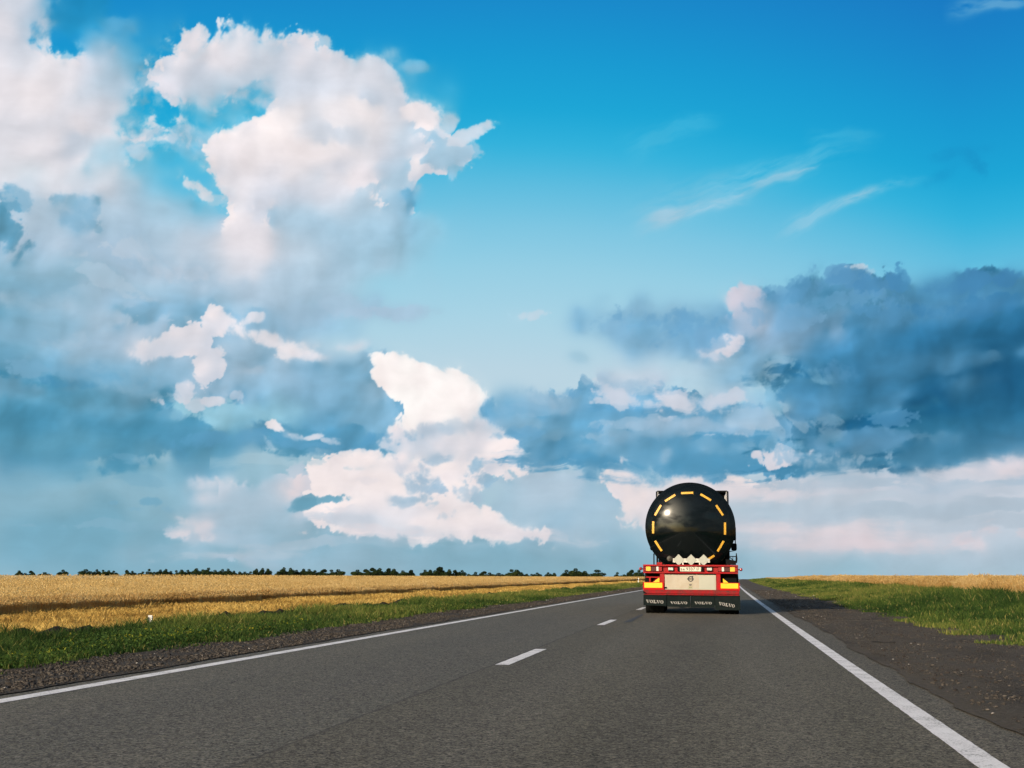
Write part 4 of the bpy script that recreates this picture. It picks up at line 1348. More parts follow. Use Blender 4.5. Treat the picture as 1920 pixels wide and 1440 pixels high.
# tank: a long shell with dished ends
TR = 694 * S8
TCZ = tz1(850)
DISH = 0.30
prof = []
for i in range(19):
    q_ = i / 18.0
    rr = TR * math.sin(q_ * math.pi / 2) ** 0.92 if i else 0.004
    # flat dish rolling into a tight knuckle
    d_ = DISH * (1 - (1 - min((rr / TR) ** 2.0, 1)) * 0.80 - (1 - min(rr / TR, 1) ** 14) * 0.20)
    prof.append((rr, d_))
TLEN = 10.4
prof_all = prof + [(TR, 2.0), (TR, 5.0), (TR, 8.0), (TR, TLEN - DISH)] + [(r_, TLEN - d_) for r_, d_ in reversed(prof[:-1])]
TY0 = 0.22                                 # the dish's crown stands this far ahead of the red rear bar
tank = MB().lathe(prof_all, (0, TY0, TCZ), 'y', 96, closed=True).build('tank', BLACK_GLOSS, truck)


def dish_y(x, z):
    rr = min(math.hypot(x, z - TCZ), TR * 0.999)
    return TY0 + DISH * (1 - (1 - (rr / TR) ** 2) * 0.80 - (1 - (rr / TR) ** 14) * 0.20)


def tape(zx, zy, ang, length=187, width=33):
    """a bar of tape lying on the dished end"""
    cx, cz = tx(zx) * 1.03, TCZ + (tz1(zy) - tz1(866)) * 1.03
    ca_, sa_ = math.cos(R(ang)), math.sin(R(ang))
    mb = MB()
    n_ = 8
    vs, fs = [], []
    for k in range(n_ + 1):
        for j in range(3):
            for lay_ in (0.004, 0.0005):
                u_ = (k / n_ - 0.5) * length * S8
                v_ = (j / 2 - 0.5) * width * S8
                x_, z_ = cx + u_ * ca_ - v_ * sa_, cz + u_ * sa_ + v_ * ca_
                vs.append((x_, dish_y(x_, z_) - lay_, z_))
    idx_ = lambda k, j, t: (k * 3 + j) * 2 + t
    for k in range(n_):
        for j in range(2):
            fs.append((idx_(k, j, 0), idx_(k + 1, j, 0), idx_(k + 1, j + 1, 0), idx_(k, j + 1, 0)))
            fs.append((idx_(k, j, 1), idx_(k, j + 1, 1), idx_(k + 1, j + 1, 1), idx_(k + 1, j, 1)))
        fs.append((idx_(k, 0, 0), idx_(k, 0, 1), idx_(k + 1, 0, 1), idx_(k + 1, 0, 0)))
        fs.append((idx_(k, 2, 0), idx_(k + 1, 2, 0), idx_(k + 1, 2, 1), idx_(k, 2, 1)))
    for k in (0, n_):
        fs.append((idx_(k, 0, 0), idx_(k, 1, 0), idx_(k, 2, 0), idx_(k, 2, 1), idx_(k, 1, 1), idx_(k, 0, 1)))
    mb.add(vs, fs)
    return mb.build('reflective_tape', YTAPE, tank)


for zx, zy, ang, ln_ in ((868, 357, 2, 187), (612, 432, 32, 187), (427, 617, 59, 187), (353, 873, 89, 187), (428, 1150, -57, 187),
                         (1143, 422, -31, 187), (1345, 617, -57, 187), (1420, 888, 89, 187), (1352, 1150, 59, 187),
                         (1190, 1330, 32, 160)):
    tape(zx, zy, ang, ln_)
# spill collar and manhole boxes on top, hoops round the shell, gauge cover low on the end
MB().box(-0.34, 0.34, 1.2, 9.6, TCZ + TR - 0.06, TCZ + TR - 0.02).build('walkway', BLACK, tank, 0.01)
for yy in (2.4, 5.2, 8.0):
    MB().lathe([(0.26, 0), (0.26, 0.10), (0.22, 0.13), (0.05, 0.14)], (0, yy, TCZ + TR - 0.04), 'z', 24).build('manhole_lid', BLACK, tank)
for yy in (1.2, 3.4, 5.6, 7.8, 9.6):
    MB().lathe([(TR - 0.01, 0), (TR + 0.008, 0), (TR + 0.008, 0.05), (TR - 0.01, 0.05)], (0, TY0 + yy - 0.3, TCZ), 'y', 72).build('tank_hoop', BLACK_GLOSS, tank)
gx, gz = tx(585), tz1(1337)
MB().lathe([(0.078, 0.03), (0.078, -0.02), (0.066, -0.035), (0.02, -0.04)], (gx, dish_y(gx, gz), gz), 'y', 28).build('gauge_cover', mat('smoky_cover', (0.035, 0.03, 0.02), 0.3, vary=0.3, vscale=20), tank)
# cladding along the right flank, under the tank
side = MB()
side.prism_x([(0.75, tz1(1420)), (0.75, tz1(1160)), (9.5, tz1(1160)), (9.5, tz1(1420))], tx(1440), tx(1500))
side.build('hose_locker', BLACK, truck, 0.02)

# red rear frame: top bar with flanges, uprights, lower bumper
xl, xr = tx(188), tx(1616)
fr = MB()
fr.box(xl, xr, -0.06, 0.30, tz(415), tz(390))                      # upper flange
fr.box(xl, xr, -0.06, 0.30, tz(521), tz(498))                      # lower flange
fr.box(xl + 0.02, xr - 0.02, 0.045, 0.26, tz(498), tz(415))        # web
fr.box(xl, xl + 0.02, -0.055, 0.045, tz(498), tz(415))
fr.box(xr - 0.02, xr, -0.055, 0.045, tz(498), tz(415))
fr.box(tx(443), tx(510), -0.02, 0.20, tz(765), tz(521))            # uprights beside the panel
fr.box(tx(1287), tx(1350), -0.02, 0.20, tz(765), tz(521))
fr.box(tx(395), tx(475), 0.06, 0.30, tz(390), tz(355))             # lump under the tank
fr.box(tx(275), tx(302), 0.05, 0.12, tz(655), tz(590))             # small bracket, left
fr.box(tx(225), tx(430), 0.08, 0.14, tz(590), tz(572))
fr.build('rear_frame', RED, truck, 0.006)
lb = MB()
lb.box(xl, xr + 0.02, -0.03, 0.16, tz(826), tz(766))
lb.box(xl + 0.01, xr + 0.02, -0.005, 0.16, tz(848), tz(832))
lb.box(xl + 0.03, xr - 0.01, 0.0, 0.15, tz(833), tz(825))
lb.build('bumper', RED_DIRTY, truck, 0.008)
ends = MB()
ends.prism([(xl - 0.002, tz(826)), (tx(245), tz(826)), (xl - 0.002, tz(785))], -0.034, -0.031)
ends.build('worn_corner', BLACK, truck)
# chassis behind, seen through the openings
ch = MB()
ch.box(tx(205), tx(1605), 0.30, 0.42, tz(765), tz(521))
ch.box(-0.50, -0.36, 0.3, 11.6, 0.95, 1.16)
ch.box(0.36, 0.50, 0.3, 11.6, 0.95, 1.16)
for yy in (1.0, 2.4, 3.8, 6.0, 8.2):
    ch.box(-0.36, 0.36, yy, yy + 0.1, 0.98, 1.12)
for yy in (0.9, 3.4, 6.2, 9.0):
    ch.prism([(-0.85, 1.16), (0.85, 1.16), (0.86, 1.40), (0.60, 1.30), (0.0, 1.20), (-0.60, 1.30), (-0.86, 1.40)], yy, yy + 0.16)
ch.build('chassis', CHASSIS, truck, 0.008)

# cream panel between the uprights, with its emblem and sticker
pn = MB()
px0, px1, pz0, pz1 = tx(516), tx(1282), tz(764), tz(541)
pn.box(px0, px1, -0.028, 0.0, pz0, pz1, 0)
pn.box(tx(1030), tx(1262), -0.0305, -0.0275, tz(752), tz(556), 1)
# emblem: ring with an arrow to the upper right and a bar across
ex, ez = tx(903), tz(603)


def ring(mb, cx, cz, r0, r1, y0, y1, mi, seg=40):
    vs, fs = [], []
    for k in range(seg):
        a_ = 2 * math.pi * k / seg
        for r_ in (r0, r1):
            for y_ in (y0, y1):
                vs.append((cx + r_ * math.cos(a_), y_, cz + r_ * math.sin(a_)))
    for k in range(seg):
        o_, p_ = k * 4, ((k + 1) % seg) * 4
        fs += [(o_, o_ + 2, p_ + 2, p_), (o_ + 1, p_ + 1, p_ + 3, o_ + 3), (o_, p_, p_ + 1, o_ + 1), (o_ + 2, o_ + 3, p_ + 3, p_ + 2)]
    mb.add(vs, fs, mi)


ring(pn, ex, ez, 27 * S8, 42 * S8, -0.036, -0.026, 2)
pn.box(ex - 54 * S8, ex + 46 * S8, -0.038, -0.026, ez - 8 * S8, ez + 8 * S8, 2)
u_ = S8 * 0.7071
ar = [(26, 0), (40, 0), (40, -12), (62, 4), (40, 20), (40, 8), (26, 8)]
pn.prism([(ex + (a_ - b_) * u_ * 1.0, ez + (a_ + b_) * u_) for a_, b_ in ar], -0.0375, -0.0262, 2)
sx, sz = tx(900), tz(711)
pn.box(sx - 34 * S8, sx + 34 * S8, -0.0312, -0.0272, sz - 40 * S8, sz + 40 * S8, 0)
for a_, b_, c_, d_ in ((-34, 34, 38, 40), (-34, 34, -40, -38), (-34, -32, -38, 38), (32, 34, -38, 38)):
    pn.box(sx + a_ * S8, sx + b_ * S8, -0.0325, -0.0312, sz + c_ * S8, sz + d_ * S8, 3)
for a_, b_, c_, d_ in ((-18, -8, 8, 30), (-6, 6, 6, 28), (8, 18, 10, 32), (-16, 16, 16, 20)):
    pn.box(sx + a_ * S8, sx + b_ * S8, -0.0330, -0.0311, sz + c_ * S8, sz + d_ * S8, 2)
for a_, b_, c_, d_ in ((-20, -4, -30, -6), (0, 8, -30, -8), (11, 20, -30, -6), (-20, 20, -9, -5)):
    pn.box(sx + a_ * S8, sx + b_ * S8, -0.0330, -0.0311, sz + c_ * S8, sz + d_ * S8, 3)
pn.build('rear_panel', [BEIGE, PALE, INK, GREEN_INK], truck)
MB().box(tx(505), tx(542), -0.06, -0.02, tz(745, 520), tz(722, 520)).build('panel_catch', BLACK, truck, 0.004)


# lettering as flat shapes
def text_shapes(mb, s, cx, cz, height, y, mi, stretch=1.0, space=1.0, rot=0.0):
    cu = bpy.data.curves.new('lettering', 'FONT')
    cu.body = s
    cu.size = 1.0
    cu.space_character = space
    cu.offset = 0.018
    cu.align_x, cu.align_y = 'CENTER', 'CENTER'
    ob = bpy.data.objects.new('lettering', cu)
    COL.objects.link(ob)
    dg = bpy.context.evaluated_depsgraph_get()
    me = ob.evaluated_get(dg).to_mesh()
    vs = [v_.co.copy() for v_ in me.vertices]
    fs = [tuple(p_.vertices) for p_ in me.polygons]
    ob.evaluated_get(dg).to_mesh_clear()
    bpy.data.objects.remove(ob)
    bpy.data.curves.remove(cu)
    zs = [v_.y for v_ in vs]
    k = height / (max(zs) - min(zs))
    zc = (max(zs) + min(zs)) / 2
    xc = (max(v_.x for v_ in vs) + min(v_.x for v_ in vs)) / 2
    cr_, sr_ = math.cos(rot), math.sin(rot)
    o_ = []
    for v_ in vs:
        x_, z_ = (v_.x - xc) * k * stretch, (v_.y - zc) * k
        o_.append((cx + x_ * cr_ - z_ * sr_, y, cz + x_ * sr_ + z_ * cr_))
    mb.add(o_, fs, mi)


npl = MB()
nx0, nx1, nz0, nz1 = tx(742), tx(1060), tz(489), tz(424)
npl.box(nx0, nx1, -0.012, 0.0, nz0, nz1, 0)
zc = (nz0 + nz1) / 2
text_shapes(npl, 'BA', tx(790), zc - 4 * S8, 34 * S8, -0.0135, 1, 1.05, 1.15)
text_shapes(npl, '9307', tx(905), zc + 2 * S8, 46 * S8, -0.0135, 1, 0.98, 1.12)
text_shapes(npl, '63', tx(1012), zc + 8 * S8, 30 * S8, -0.0135, 1, 1.0, 1.15)
text_shapes(npl, 'RUS', tx(1012), zc - 23 * S8, 9 * S8, -0.0135, 1, 1.3, 1.2)
npl.build('number_plate', [PLATE, INK], truck)
for zx in (723, 1079):
    MB().box(tx(zx - 16), tx(zx + 16), -0.05, 0.045, tz(490), tz(425)).build('plate_lamp', BLACK, truck, 0.012)


# lamp clusters
def cluster(segs):
    a_, b_ = segs[0][0], segs[-1][1]
    zx = (a_ + b_) / 2
    ho = MB().box(tx(a_ - 5), tx(b_ + 5), -0.015, 0.045, tz(494), tz(419)).build('tail_light', BLACK, truck, 0.005)
    for x0, x1, nm, m_, z0, z1 in segs:
        MB().box(tx(x0), tx(x1), -0.028, -0.013, tz(z0), tz(z1)).build(nm, m_, ho, 0.004)
    return ho


cluster([(207, 231, 'reflector', REDLENS, 488, 424), (232, 302, 'indicator_lens', AMBER, 488, 422), (304, 386, 'brake_lens', DARKLENS, 488, 424),
         (388, 422, 'reversing_lens', CLEARLENS, 487, 423), (424, 474, 'tail_lens', REDLENS, 487, 424)])
cluster([(1320, 1370, 'tail_lens', REDLENS, 487, 424), (1372, 1406, 'reversing_lens', CLEARLENS, 487, 423), (1408, 1494, 'brake_lens', DARKLENS, 488, 424),
         (1496, 1567, 'indicator_lens', AMBER, 488, 422), (1569, 1598, 'reflector', REDLENS, 488, 424)])
for zx in (606, 1188):
    lp = MB()
    lp.box(tx(zx - 42), tx(zx + 44), -0.02, 0.045, tz(481), tz(428))
    lp.prism([(tx(zx - 38), tz(480)), (tx(zx - 26), tz(492)), (tx(zx + 30), tz(492)), (tx(zx + 42), tz(480))], -0.01, 0.04)
    lo = lp.build('work_lamp', BLACK, truck, 0.008)
    MB().box(tx(zx - 38), tx(zx + 38), -0.032, -0.018, tz(474), tz(434)).build('lamp_glass', mat('bright_reflector_glass', (0.66, 0.68, 0.64), 0.08, metal=0.3, vary=0.35, vscale=25), lo, 0.008)
for zx, sgn in ((148, -1), (1658, 1)):
    z_ = tz(447 if sgn < 0 else 462, zx)
    st_ = MB().tube([(xl if sgn < 0 else xr, 0.02, z_ - 0.01), (tx(zx), 0.0, z_)], 0.014, 8).build('marker_lamp', BLACK, truck)
    MB().lathe([(0.004, -0.05), (0.030, -0.042), (0.042, -0.01), (0.042, 0.015), (0.03, 0.035), (0.004, 0.04)], (tx(zx), 0.0, z_), 'y', 20, closed=True).build('marker_lens', REDLENS, st_)

# yellow rear marker boards on red plates, and the triangles above them
for a_, b_ in ((184, 500), (1332, 1634)):
    bd = MB().box(tx(a_), tx(b_), -0.045, -0.02, tz(770), tz(655)).build('marker_board', RED_CLEAN, truck, 0.004)
    MB().box(tx(a_ + 20), tx(b_ - 24 if a_ < 900 else b_ - 22), -0.052, -0.043, tz(740), tz(664)).build('reflector', YELLOW, bd, 0.003)
MB().prism([(tx(338), tz(655)), (tx(430), tz(655)), (tx(430), tz(585))], 0.06, 0.075).build('reflector_triangle', YELLOW, truck)
MB().prism([(tx(1388), tz(655)), (tx(1468), tz(655)), (tx(1388), tz(592))], 0.06, 0.075).build('reflector_triangle', YELLOW, truck)
MB().prism([(tx(318), tz(655)), (tx(440), tz(655)), (tx(440), tz(562))], 0.078, 0.085).build('triangle_backing', RED_DIRTY, truck)

# hazard placard rail with three blank diamonds
ry = -0.035
rail = MB().box(tx(640), tx(1195), ry, ry + 0.02, tz(356), tz(296)).build('placard_rail', STRIPMETAL, truck, 0.003)
for zx in (728, 915, 1103):
    h_ = 86 * S8
    MB().prism([(tx(zx), tz(318) - h_), (tx(zx) + h_, tz(318)), (tx(zx), tz(318) + h_), (tx(zx) - h_, tz(318))], ry - 0.012, ry - 0.001).build('blank_placard', PLACARD, rail)
for zx in (790, 1042):
    MB().box(tx(zx - 10), tx(zx + 10), ry + 0.005, ry + 0.06, tz(392), tz(350)).build('rail_bracket', STRIPMETAL, truck)


# mud flaps with raised white lettering
def serif_letters(mb, cx, cz, w_, h_, y, mi, tilt=0.0, worn=None):
    """wide slab-serif V O L V O"""
    adv = w_ / 5.15
    cr_, sr_ = math.cos(tilt), math.sin(tilt)

    def tp(p_, lx):
        x_, z_ = lx + p_[0] * adv - w_ / 2, (p_[1] - 0.5) * h_
        return (cx + x_ * cr_ - z_ * sr_, cz + x_ * sr_ + z_ * cr_)

    def shp(pts, lx):
        mb.prism([tp(p_, lx) for p_ in pts], y - 0.004, y + 0.001, mi)

    def V(lx):
        shp([(0.06, 0.86), (0.46, 0.0), (0.60, 0.0), (0.33, 0.86)], lx)
        shp([(0.54, 0.0), (0.60, 0.0), (0.93, 0.86), (0.82, 0.86)], lx)
        shp([(-0.02, 0.86), (0.42, 0.86), (0.42, 1.0), (-0.02, 1.0)], lx)
        shp([(0.72, 0.86), (1.02, 0.86), (1.02, 1.0), (0.72, 1.0)], lx)

    def O(lx):
        n_ = 20
        for k in range(n_):
            a0, a1 = 2 * math.pi * k / n_, 2 * math.pi * (k + 1) / n_
            q0 = [(0.5 + 0.45 * math.cos(t_), 0.5 + 0.5 * math.sin(t_)) for t_ in (a0, a1)]
            q1 = [(0.5 + 0.25 * math.cos(t_), 0.5 + 0.38 * math.sin(t_)) for t_ in (a1, a0)]
            shp(q0 + q1, lx)

    def Lr(lx):
        shp([(0.18, 0.0), (0.44, 0.0), (0.44, 1.0), (0.18, 1.0)], lx)
        shp([(0.04, 0.86), (0.18, 0.86), (0.18, 1.0), (0.04, 1.0)], lx)
        shp([(0.44, 0.86), (0.58, 0.86), (0.58, 1.0), (0.44, 1.0)], lx)
        shp([(0.02, 0.0), (0.18, 0.0), (0.18, 0.14), (0.02, 0.14)], lx)
        shp([(0.44, 0.0), (0.94, 0.0), (0.94, 0.42), (0.80, 0.42), (0.74, 0.14), (0.44, 0.14)], lx)

    for k, fn_ in enumerate((V, O, Lr, V, O)):
        if worn and k in worn:
            continue
        fn_(k * adv * 1.05)


flaps = ((187, 535, 845, 1002, (360, 948), 260, 46, -0.045, 0.0), (541, 893, 846, 1022, (722, 962), 250, 36, 0.0, 0.03),
         (899, 1258, 846, 1026, (1087, 961), 255, 36, 0.0, 0.03), (1264, 1638, 846, 1062, (1438, 983), 235, 46, -0.16, 0.01))
for a_, b_, t_, bt, (lx_, lz_), lw, lh, tilt, yo in flaps:
    fm = MB()
    n_ = 6
    vs, fs = [], []
    for i in range(n_ + 1):
        for j in range(n_ + 1):
            u_, v_ = i / n_, j / n_
            x_ = tx(a_ + (b_ - a_) * u_)
            zz = bt + (10 if a_ < 300 else 0) * u_
            z_ = tz(t_ + (zz - t_) * v_)
            y_ = 0.02 + yo - 0.03 * v_ * v_ + 0.008 * math.sin(u_ * 5 + a_) * v_
            for th_ in (0, 0.012):
                vs.append((x_, y_ + th_, z_))
    id_ = lambda i, j, k: ((i * (n_ + 1)) + j) * 2 + k
    for i in range(n_):
        for j in range(n_):
            fs.append((id_(i, j, 0), id_(i, j + 1, 0), id_(i + 1, j + 1, 0), id_(i + 1, j, 0)))
            fs.append((id_(i, j, 1), id_(i + 1, j, 1), id_(i + 1, j + 1, 1), id_(i, j + 1, 1)))
    for i in range(n_):
        fs.append((id_(i, 0, 0), id_(i + 1, 0, 0), id_(i + 1, 0, 1), id_(i, 0, 1)))
        fs.append((id_(i, n_, 0), id_(i, n_, 1), id_(i + 1, n_, 1), id_(i + 1, n_, 0)))
        fs.append((id_(0, i, 0), id_(0, i, 1), id_(0, i + 1, 1), id_(0, i + 1, 0)))
        fs.append((id_(n_, i, 0), id_(n_, i + 1, 0), id_(n_, i + 1, 1), id_(n_, i, 1)))
    fm.add(vs, fs, 0, True)
    serif_letters(fm, tx(lx_), tz(lz_), lw * S8, lh * S8, -0.008 + yo * 0.9 - 0.008, 1, tilt)
    fm.build('mud_flap', [FLAP, WHITE_INK], truck)

# wheels: three trailer axles, then the tractor's two
TYRE_R = 0.52


def wheel(x, y, w_, rad=TYRE_R):
    hw = w_ / 2
    wh = empty('wheel', (x, y, rad), parent=truck)
    tp = [(rad * 0.56, -hw * 0.92), (rad * 0.80, -hw), (rad * 0.95, -hw * 0.93), (rad * 0.995, -hw * 0.72)]
    for g_ in (-0.42, -0.14, 0.14, 0.42):
        tp += [(rad, (g_ - 0.11) * w_), (rad, (g_ + 0.09) * w_), (rad - 0.014, (g_ + 0.10) * w_), (rad - 0.014, (g_ + 0.16) * w_)]
    tp = tp[:-2] + [(rad * 0.995, hw * 0.72), (rad * 0.95, hw * 0.93), (rad * 0.80, hw), (rad * 0.56, hw * 0.92)]
    MB().lathe(tp, (0, 0, 0), 'x', 56, closed=True).build('tyre', RUBBER, wh)
    MB().lathe([(rad * 0.57, -hw * 0.9), (rad * 0.50, -hw * 0.7), (rad * 0.46, 0), (rad * 0.22, hw * 0.2), (rad * 0.20, hw * 0.75), (rad * 0.06, hw * 0.8)], (0, 0, 0), 'x', 36).build('rim', STEEL, wh)
    return wh


for yy in (0.72, 2.05, 3.38):
    for x_ in (tx(355), tx(1488)):
        wheel(x_, yy, 0.46)
    MB().tube([(-0.95, yy, TYRE_R), (0.95, yy, TYRE_R)], 0.07, 12).build('axle', CHASSIS, truck)
for s_ in (-1, 1):
    fd = MB()
    arc = [(TYRE_R + 0.09) * Vector((math.cos(R(t_)), math.sin(R(t_)))) for t_ in range(15, 166, 15)]
    for yy in (0.72, 2.05, 3.38):
        pts = [(yy + p_.x, TYRE_R + p_.y) for p_ in arc]
        pts += [(yy + p_.x * 1.02, TYRE_R + p_.y * 1.02) for p_ in reversed(arc)]
        fd.prism_x(pts, s_ * 0.68, s_ * 1.18)
    fd.build('wheel_arch', BLACK, truck)
# thin post on the left, bracket with hose holder on the right, landing legs, fuel and side guards
MB().tube([(tx(348), 0.22, tz(388)), (tx(348), 0.22, tz1(1262))], 0.016, 8).build('support_post', BLACK, truck)
bk = MB()
bk.tube([(tx(1598), 0.4, tz1(1395)), (tx(1602), 0.4, tz1(1330)), (tx(1600), 0.4, tz1(1246))], [0.02, 0.026, 0.010], 10)
bk.tube([(tx(1500), 0.4, tz1(1296)), (tx(1602), 0.4, tz1(1300))], 0.012, 8)
bk.tube([(tx(1500), 0.4, tz1(1310)), (tx(1560), 0.4, tz1(1365)), (tx(1600), 0.4, tz1(1368))], 0.012, 8)
bk.tube([(tx(1547), 0.4, tz1(1300)), (tx(1545), 0.4, tz1(1362))], 0.008, 8)
bk.prism([(tx(1440), tz1(1425)), (tx(1592), tz1(1425)), (tx(1592), tz1(1376)), (tx(1520), tz1(1350)), (tx(1440), tz1(1340))], 0.34, 0.60)
bk.build('hose_bracket', BLACK, truck)
for s_ in (-1, 1):
    sg_ = MB()
    for z_ in (0.55, 0.80):
        sg_.box(s_ * 1.17 - 0.02, s_ * 1.17 + 0.02, 4.2, 7.0, z_, z_ + 0.10)
    for yy in (4.3, 6.8):
        sg_.box(s_ * 1.12 - 0.03, s_ * 1.12 + 0.032, yy, yy + 0.06, 0.5, 1.1)
    sg_.build('side_guard', BLACK, truck)
    lg = MB()
    lg.box(s_ * 0.75 - 0.06, s_ * 0.75 + 0.06, 7.6, 7.72, 0.35, 1.1)
    lg.box(s_ * 0.75 - 0.13, s_ * 0.75 + 0.13, 7.55, 7.77, 0.32, 0.36)
    lg.build('landing_leg', CHASSIS, truck)

# tractor unit
CY = 10.95
cab = MB()
cab.prism_x([(CY, 0.95), (CY + 2.1, 0.62), (CY + 2.28, 0.75), (CY + 2.25, 1.9), (CY + 2.02, 3.05), (CY + 1.7, 3.42), (CY, 3.42)], -1.19, 1.19)
cab.build('cab', CABPAINT, truck, 0.06)
rf = MB()
rf.prism_x([(CY + 0.02, 3.40), (CY + 1.75, 3.40), (CY + 0.95, 3.76), (CY + 0.02, 3.88)], -1.15, 1.15)
rf.build('roof_deflector', CABPAINT, truck, 0.05)
for s_ in (-1, 1):
    df = MB().prism_x([(CY - 0.75, 1.1), (CY, 1.1), (CY, 3.92), (CY - 0.62, 3.87)], s_ * 1.225 - 0.02, s_ * 1.225 + 0.02).build('side_deflector', CABPAINT, truck, 0.012)
    pl_ = MB()
    pl_.box(s_ * 1.15 - 0.05, s_ * 1.15 + 0.03, CY - 0.70, CY - 0.64, 3.50, 3.72)
    pl_.box(s_ * 0.98 - 0.05, s_ * 0.98 + 0.04, CY - 0.68, CY - 0.62, 3.60, 3.68)
    pl_.tube([(s_ * 1.17, CY - 0.68, 3.30), (s_ * 1.17, CY - 0.68, 3.85)], 0.018, 8)
    pl_.build('air_horn_bracket', mat('dull_fittings', (0.32, 0.31, 0.30), 0.5, vary=0.2, vscale=20), df)
    MB().box(min(s_ * 0.55, s_ * 1.20), max(s_ * 0.55, s_ * 1.20), CY - 0.60, CY + 0.3, 3.84, 3.90).build('roof_rail', BLACK, truck, 0.01)
    mr_ = MB().tube([(s_ * 1.2, CY + 1.9, 2.75), (s_ * 1.50, CY + 1.95, 2.72), (s_ * 1.52, CY + 1.95, 1.9), (s_ * 1.2, CY + 1.9, 1.85)], 0.02, 8).build('wing_mirror', BLACK, truck)
    MB().box(s_ * 1.46 - 0.08, s_ * 1.46 + 0.08, CY + 1.82, CY + 1.97, 2.26, 2.76).build('mirror_housing', BLACK, mr_, 0.04)
    MB().box(s_ * 1.46 - 0.10, s_ * 1.46 + 0.10, CY + 1.80, CY + 1.98, 1.90, 2.16).build('mirror_housing', BLACK, mr_, 0.05)
    MB().box(s_ * 1.191 - 0.01, s_ * 1.191 + 0.01, CY + 1.05, CY + 1.85, 1.95, 2.75).build('side_window', GLASS, truck)
    MB().box(s_ * 1.0 - 0.2, s_ * 1.0 + 0.2, CY - 1.7, CY - 0.4, 0.45, 1.0).build('fuel_tank', STEEL, truck, 0.05)
MB().prism_x([(CY + 2.262, 1.98), (CY + 2.275, 1.98), (CY + 2.065, 2.95), (CY + 2.045, 2.95)], -1.1, 1.1).build('windscreen', GLASS, truck)
for x_ in (-0.92, 0.92):
    wheel(x_, CY - 1.0, 0.56, 0.5)
    wheel(x_ * 1.08, CY + 1.35, 0.33, 0.5)
tr = MB()
tr.box(-0.50, -0.36, CY - 2.0, CY + 2.0, 0.72, 0.94)
tr.box(0.36, 0.50, CY - 2.0, CY + 2.0, 0.72, 0.94)
tr.box(-0.45, 0.45, CY - 1.4, CY - 0.6, 0.941, 1.05)
tr.box(-1.2, 1.2, CY + 1.9, CY + 2.25, 0.34, 0.74)
tr.build('tractor_frame', CHASSIS, truck, 0.01)
# ------------------------------------------------------------------ crops and grass: what nobody could count, one object each
rng = np.random.RandomState(77)


def plant_mat(name, stops, rough=0.8, trans=0.25):
    """colour from the tone attribute; leaves let some light through"""
    q_ = Nodes(name)
    r_ = q_.n.new('ShaderNodeValToRGB')
    e_ = r_.color_ramp.elements
    while len(e_) > 1:
        e_.remove(e_[-1])
    for i, (p_, c_) in enumerate(stops):
        el_ = e_[0] if i == 0 else e_.new(p_)
        el_.position = p_
        el_.color = (*c_, 1)
    q_.l.new(q_.attr('tone'), r_.inputs[0])
    q_.done(r_.outputs[0], rough, 0.15)
    tr_ = q_.n.new('ShaderNodeBsdfTranslucent')
    q_.l.new(r_.outputs[0], tr_.inputs['Color'])
    ms = q_.n.new('ShaderNodeMixShader')
    ms.inputs[0].default_value = trans
    q_.l.new(q_.b.outputs[0], ms.inputs[1])
    q_.l.new(tr_.outputs[0], ms.inputs[2])
    q_.l.new(ms.outputs[0], q_.n['Material Output'].inputs['Surface'])
    return q_.m


def log_y(n, y0, y1, p=1.0):
    u = rng.rand(n)
    if p == 1.0:
        return y0 * (y1 / y0) ** u
    k = 1 - p
    return (y0 ** k + u * (y1 ** k - y0 ** k)) ** (1 / k)


def px_w(X, Y, k=0.9):
    """about k pixels of the 1024-wide picture at that distance"""
    return np.hypot(X, Y) / 1227.0 * k


def blades(X, Y, h, w, lean, z0=0.0, sink=0.02):
    """two-part bent blades; returns vertices and triangles"""
    n = len(X)
    a = rng.rand(n) * 6.283
    dx, dy = np.cos(a) * w / 2, np.sin(a) * w / 2
    b = rng.rand(n) * 6.283
    lx, ly = np.cos(b) * lean * h, np.sin(b) * lean * h
    x, z = curve_xy(X, Y), ground_z(X, Y) + z0
    v = np.empty((n, 5, 3), np.float32)
    v[:, 0] = np.stack([x - dx, Y - dy, z - sink], -1)
    v[:, 1] = np.stack([x + dx, Y + dy, z - sink], -1)
    v[:, 2] = np.stack([x - dx * 0.8 + lx * 0.35, Y - dy * 0.8 + ly * 0.35, z + h * 0.62], -1)
    v[:, 3] = np.stack([x + dx * 0.8 + lx * 0.35, Y + dy * 0.8 + ly * 0.35, z + h * 0.62], -1)
    v[:, 4] = np.stack([x + lx, Y + ly, z + h], -1)
    o = (np.arange(n) * 5)[:, None, None]
    f = np.array([[0, 1, 3], [0, 3, 2], [2, 3, 4]])[None] + o
    return v.reshape(-1, 3), f.reshape(-1, 3)


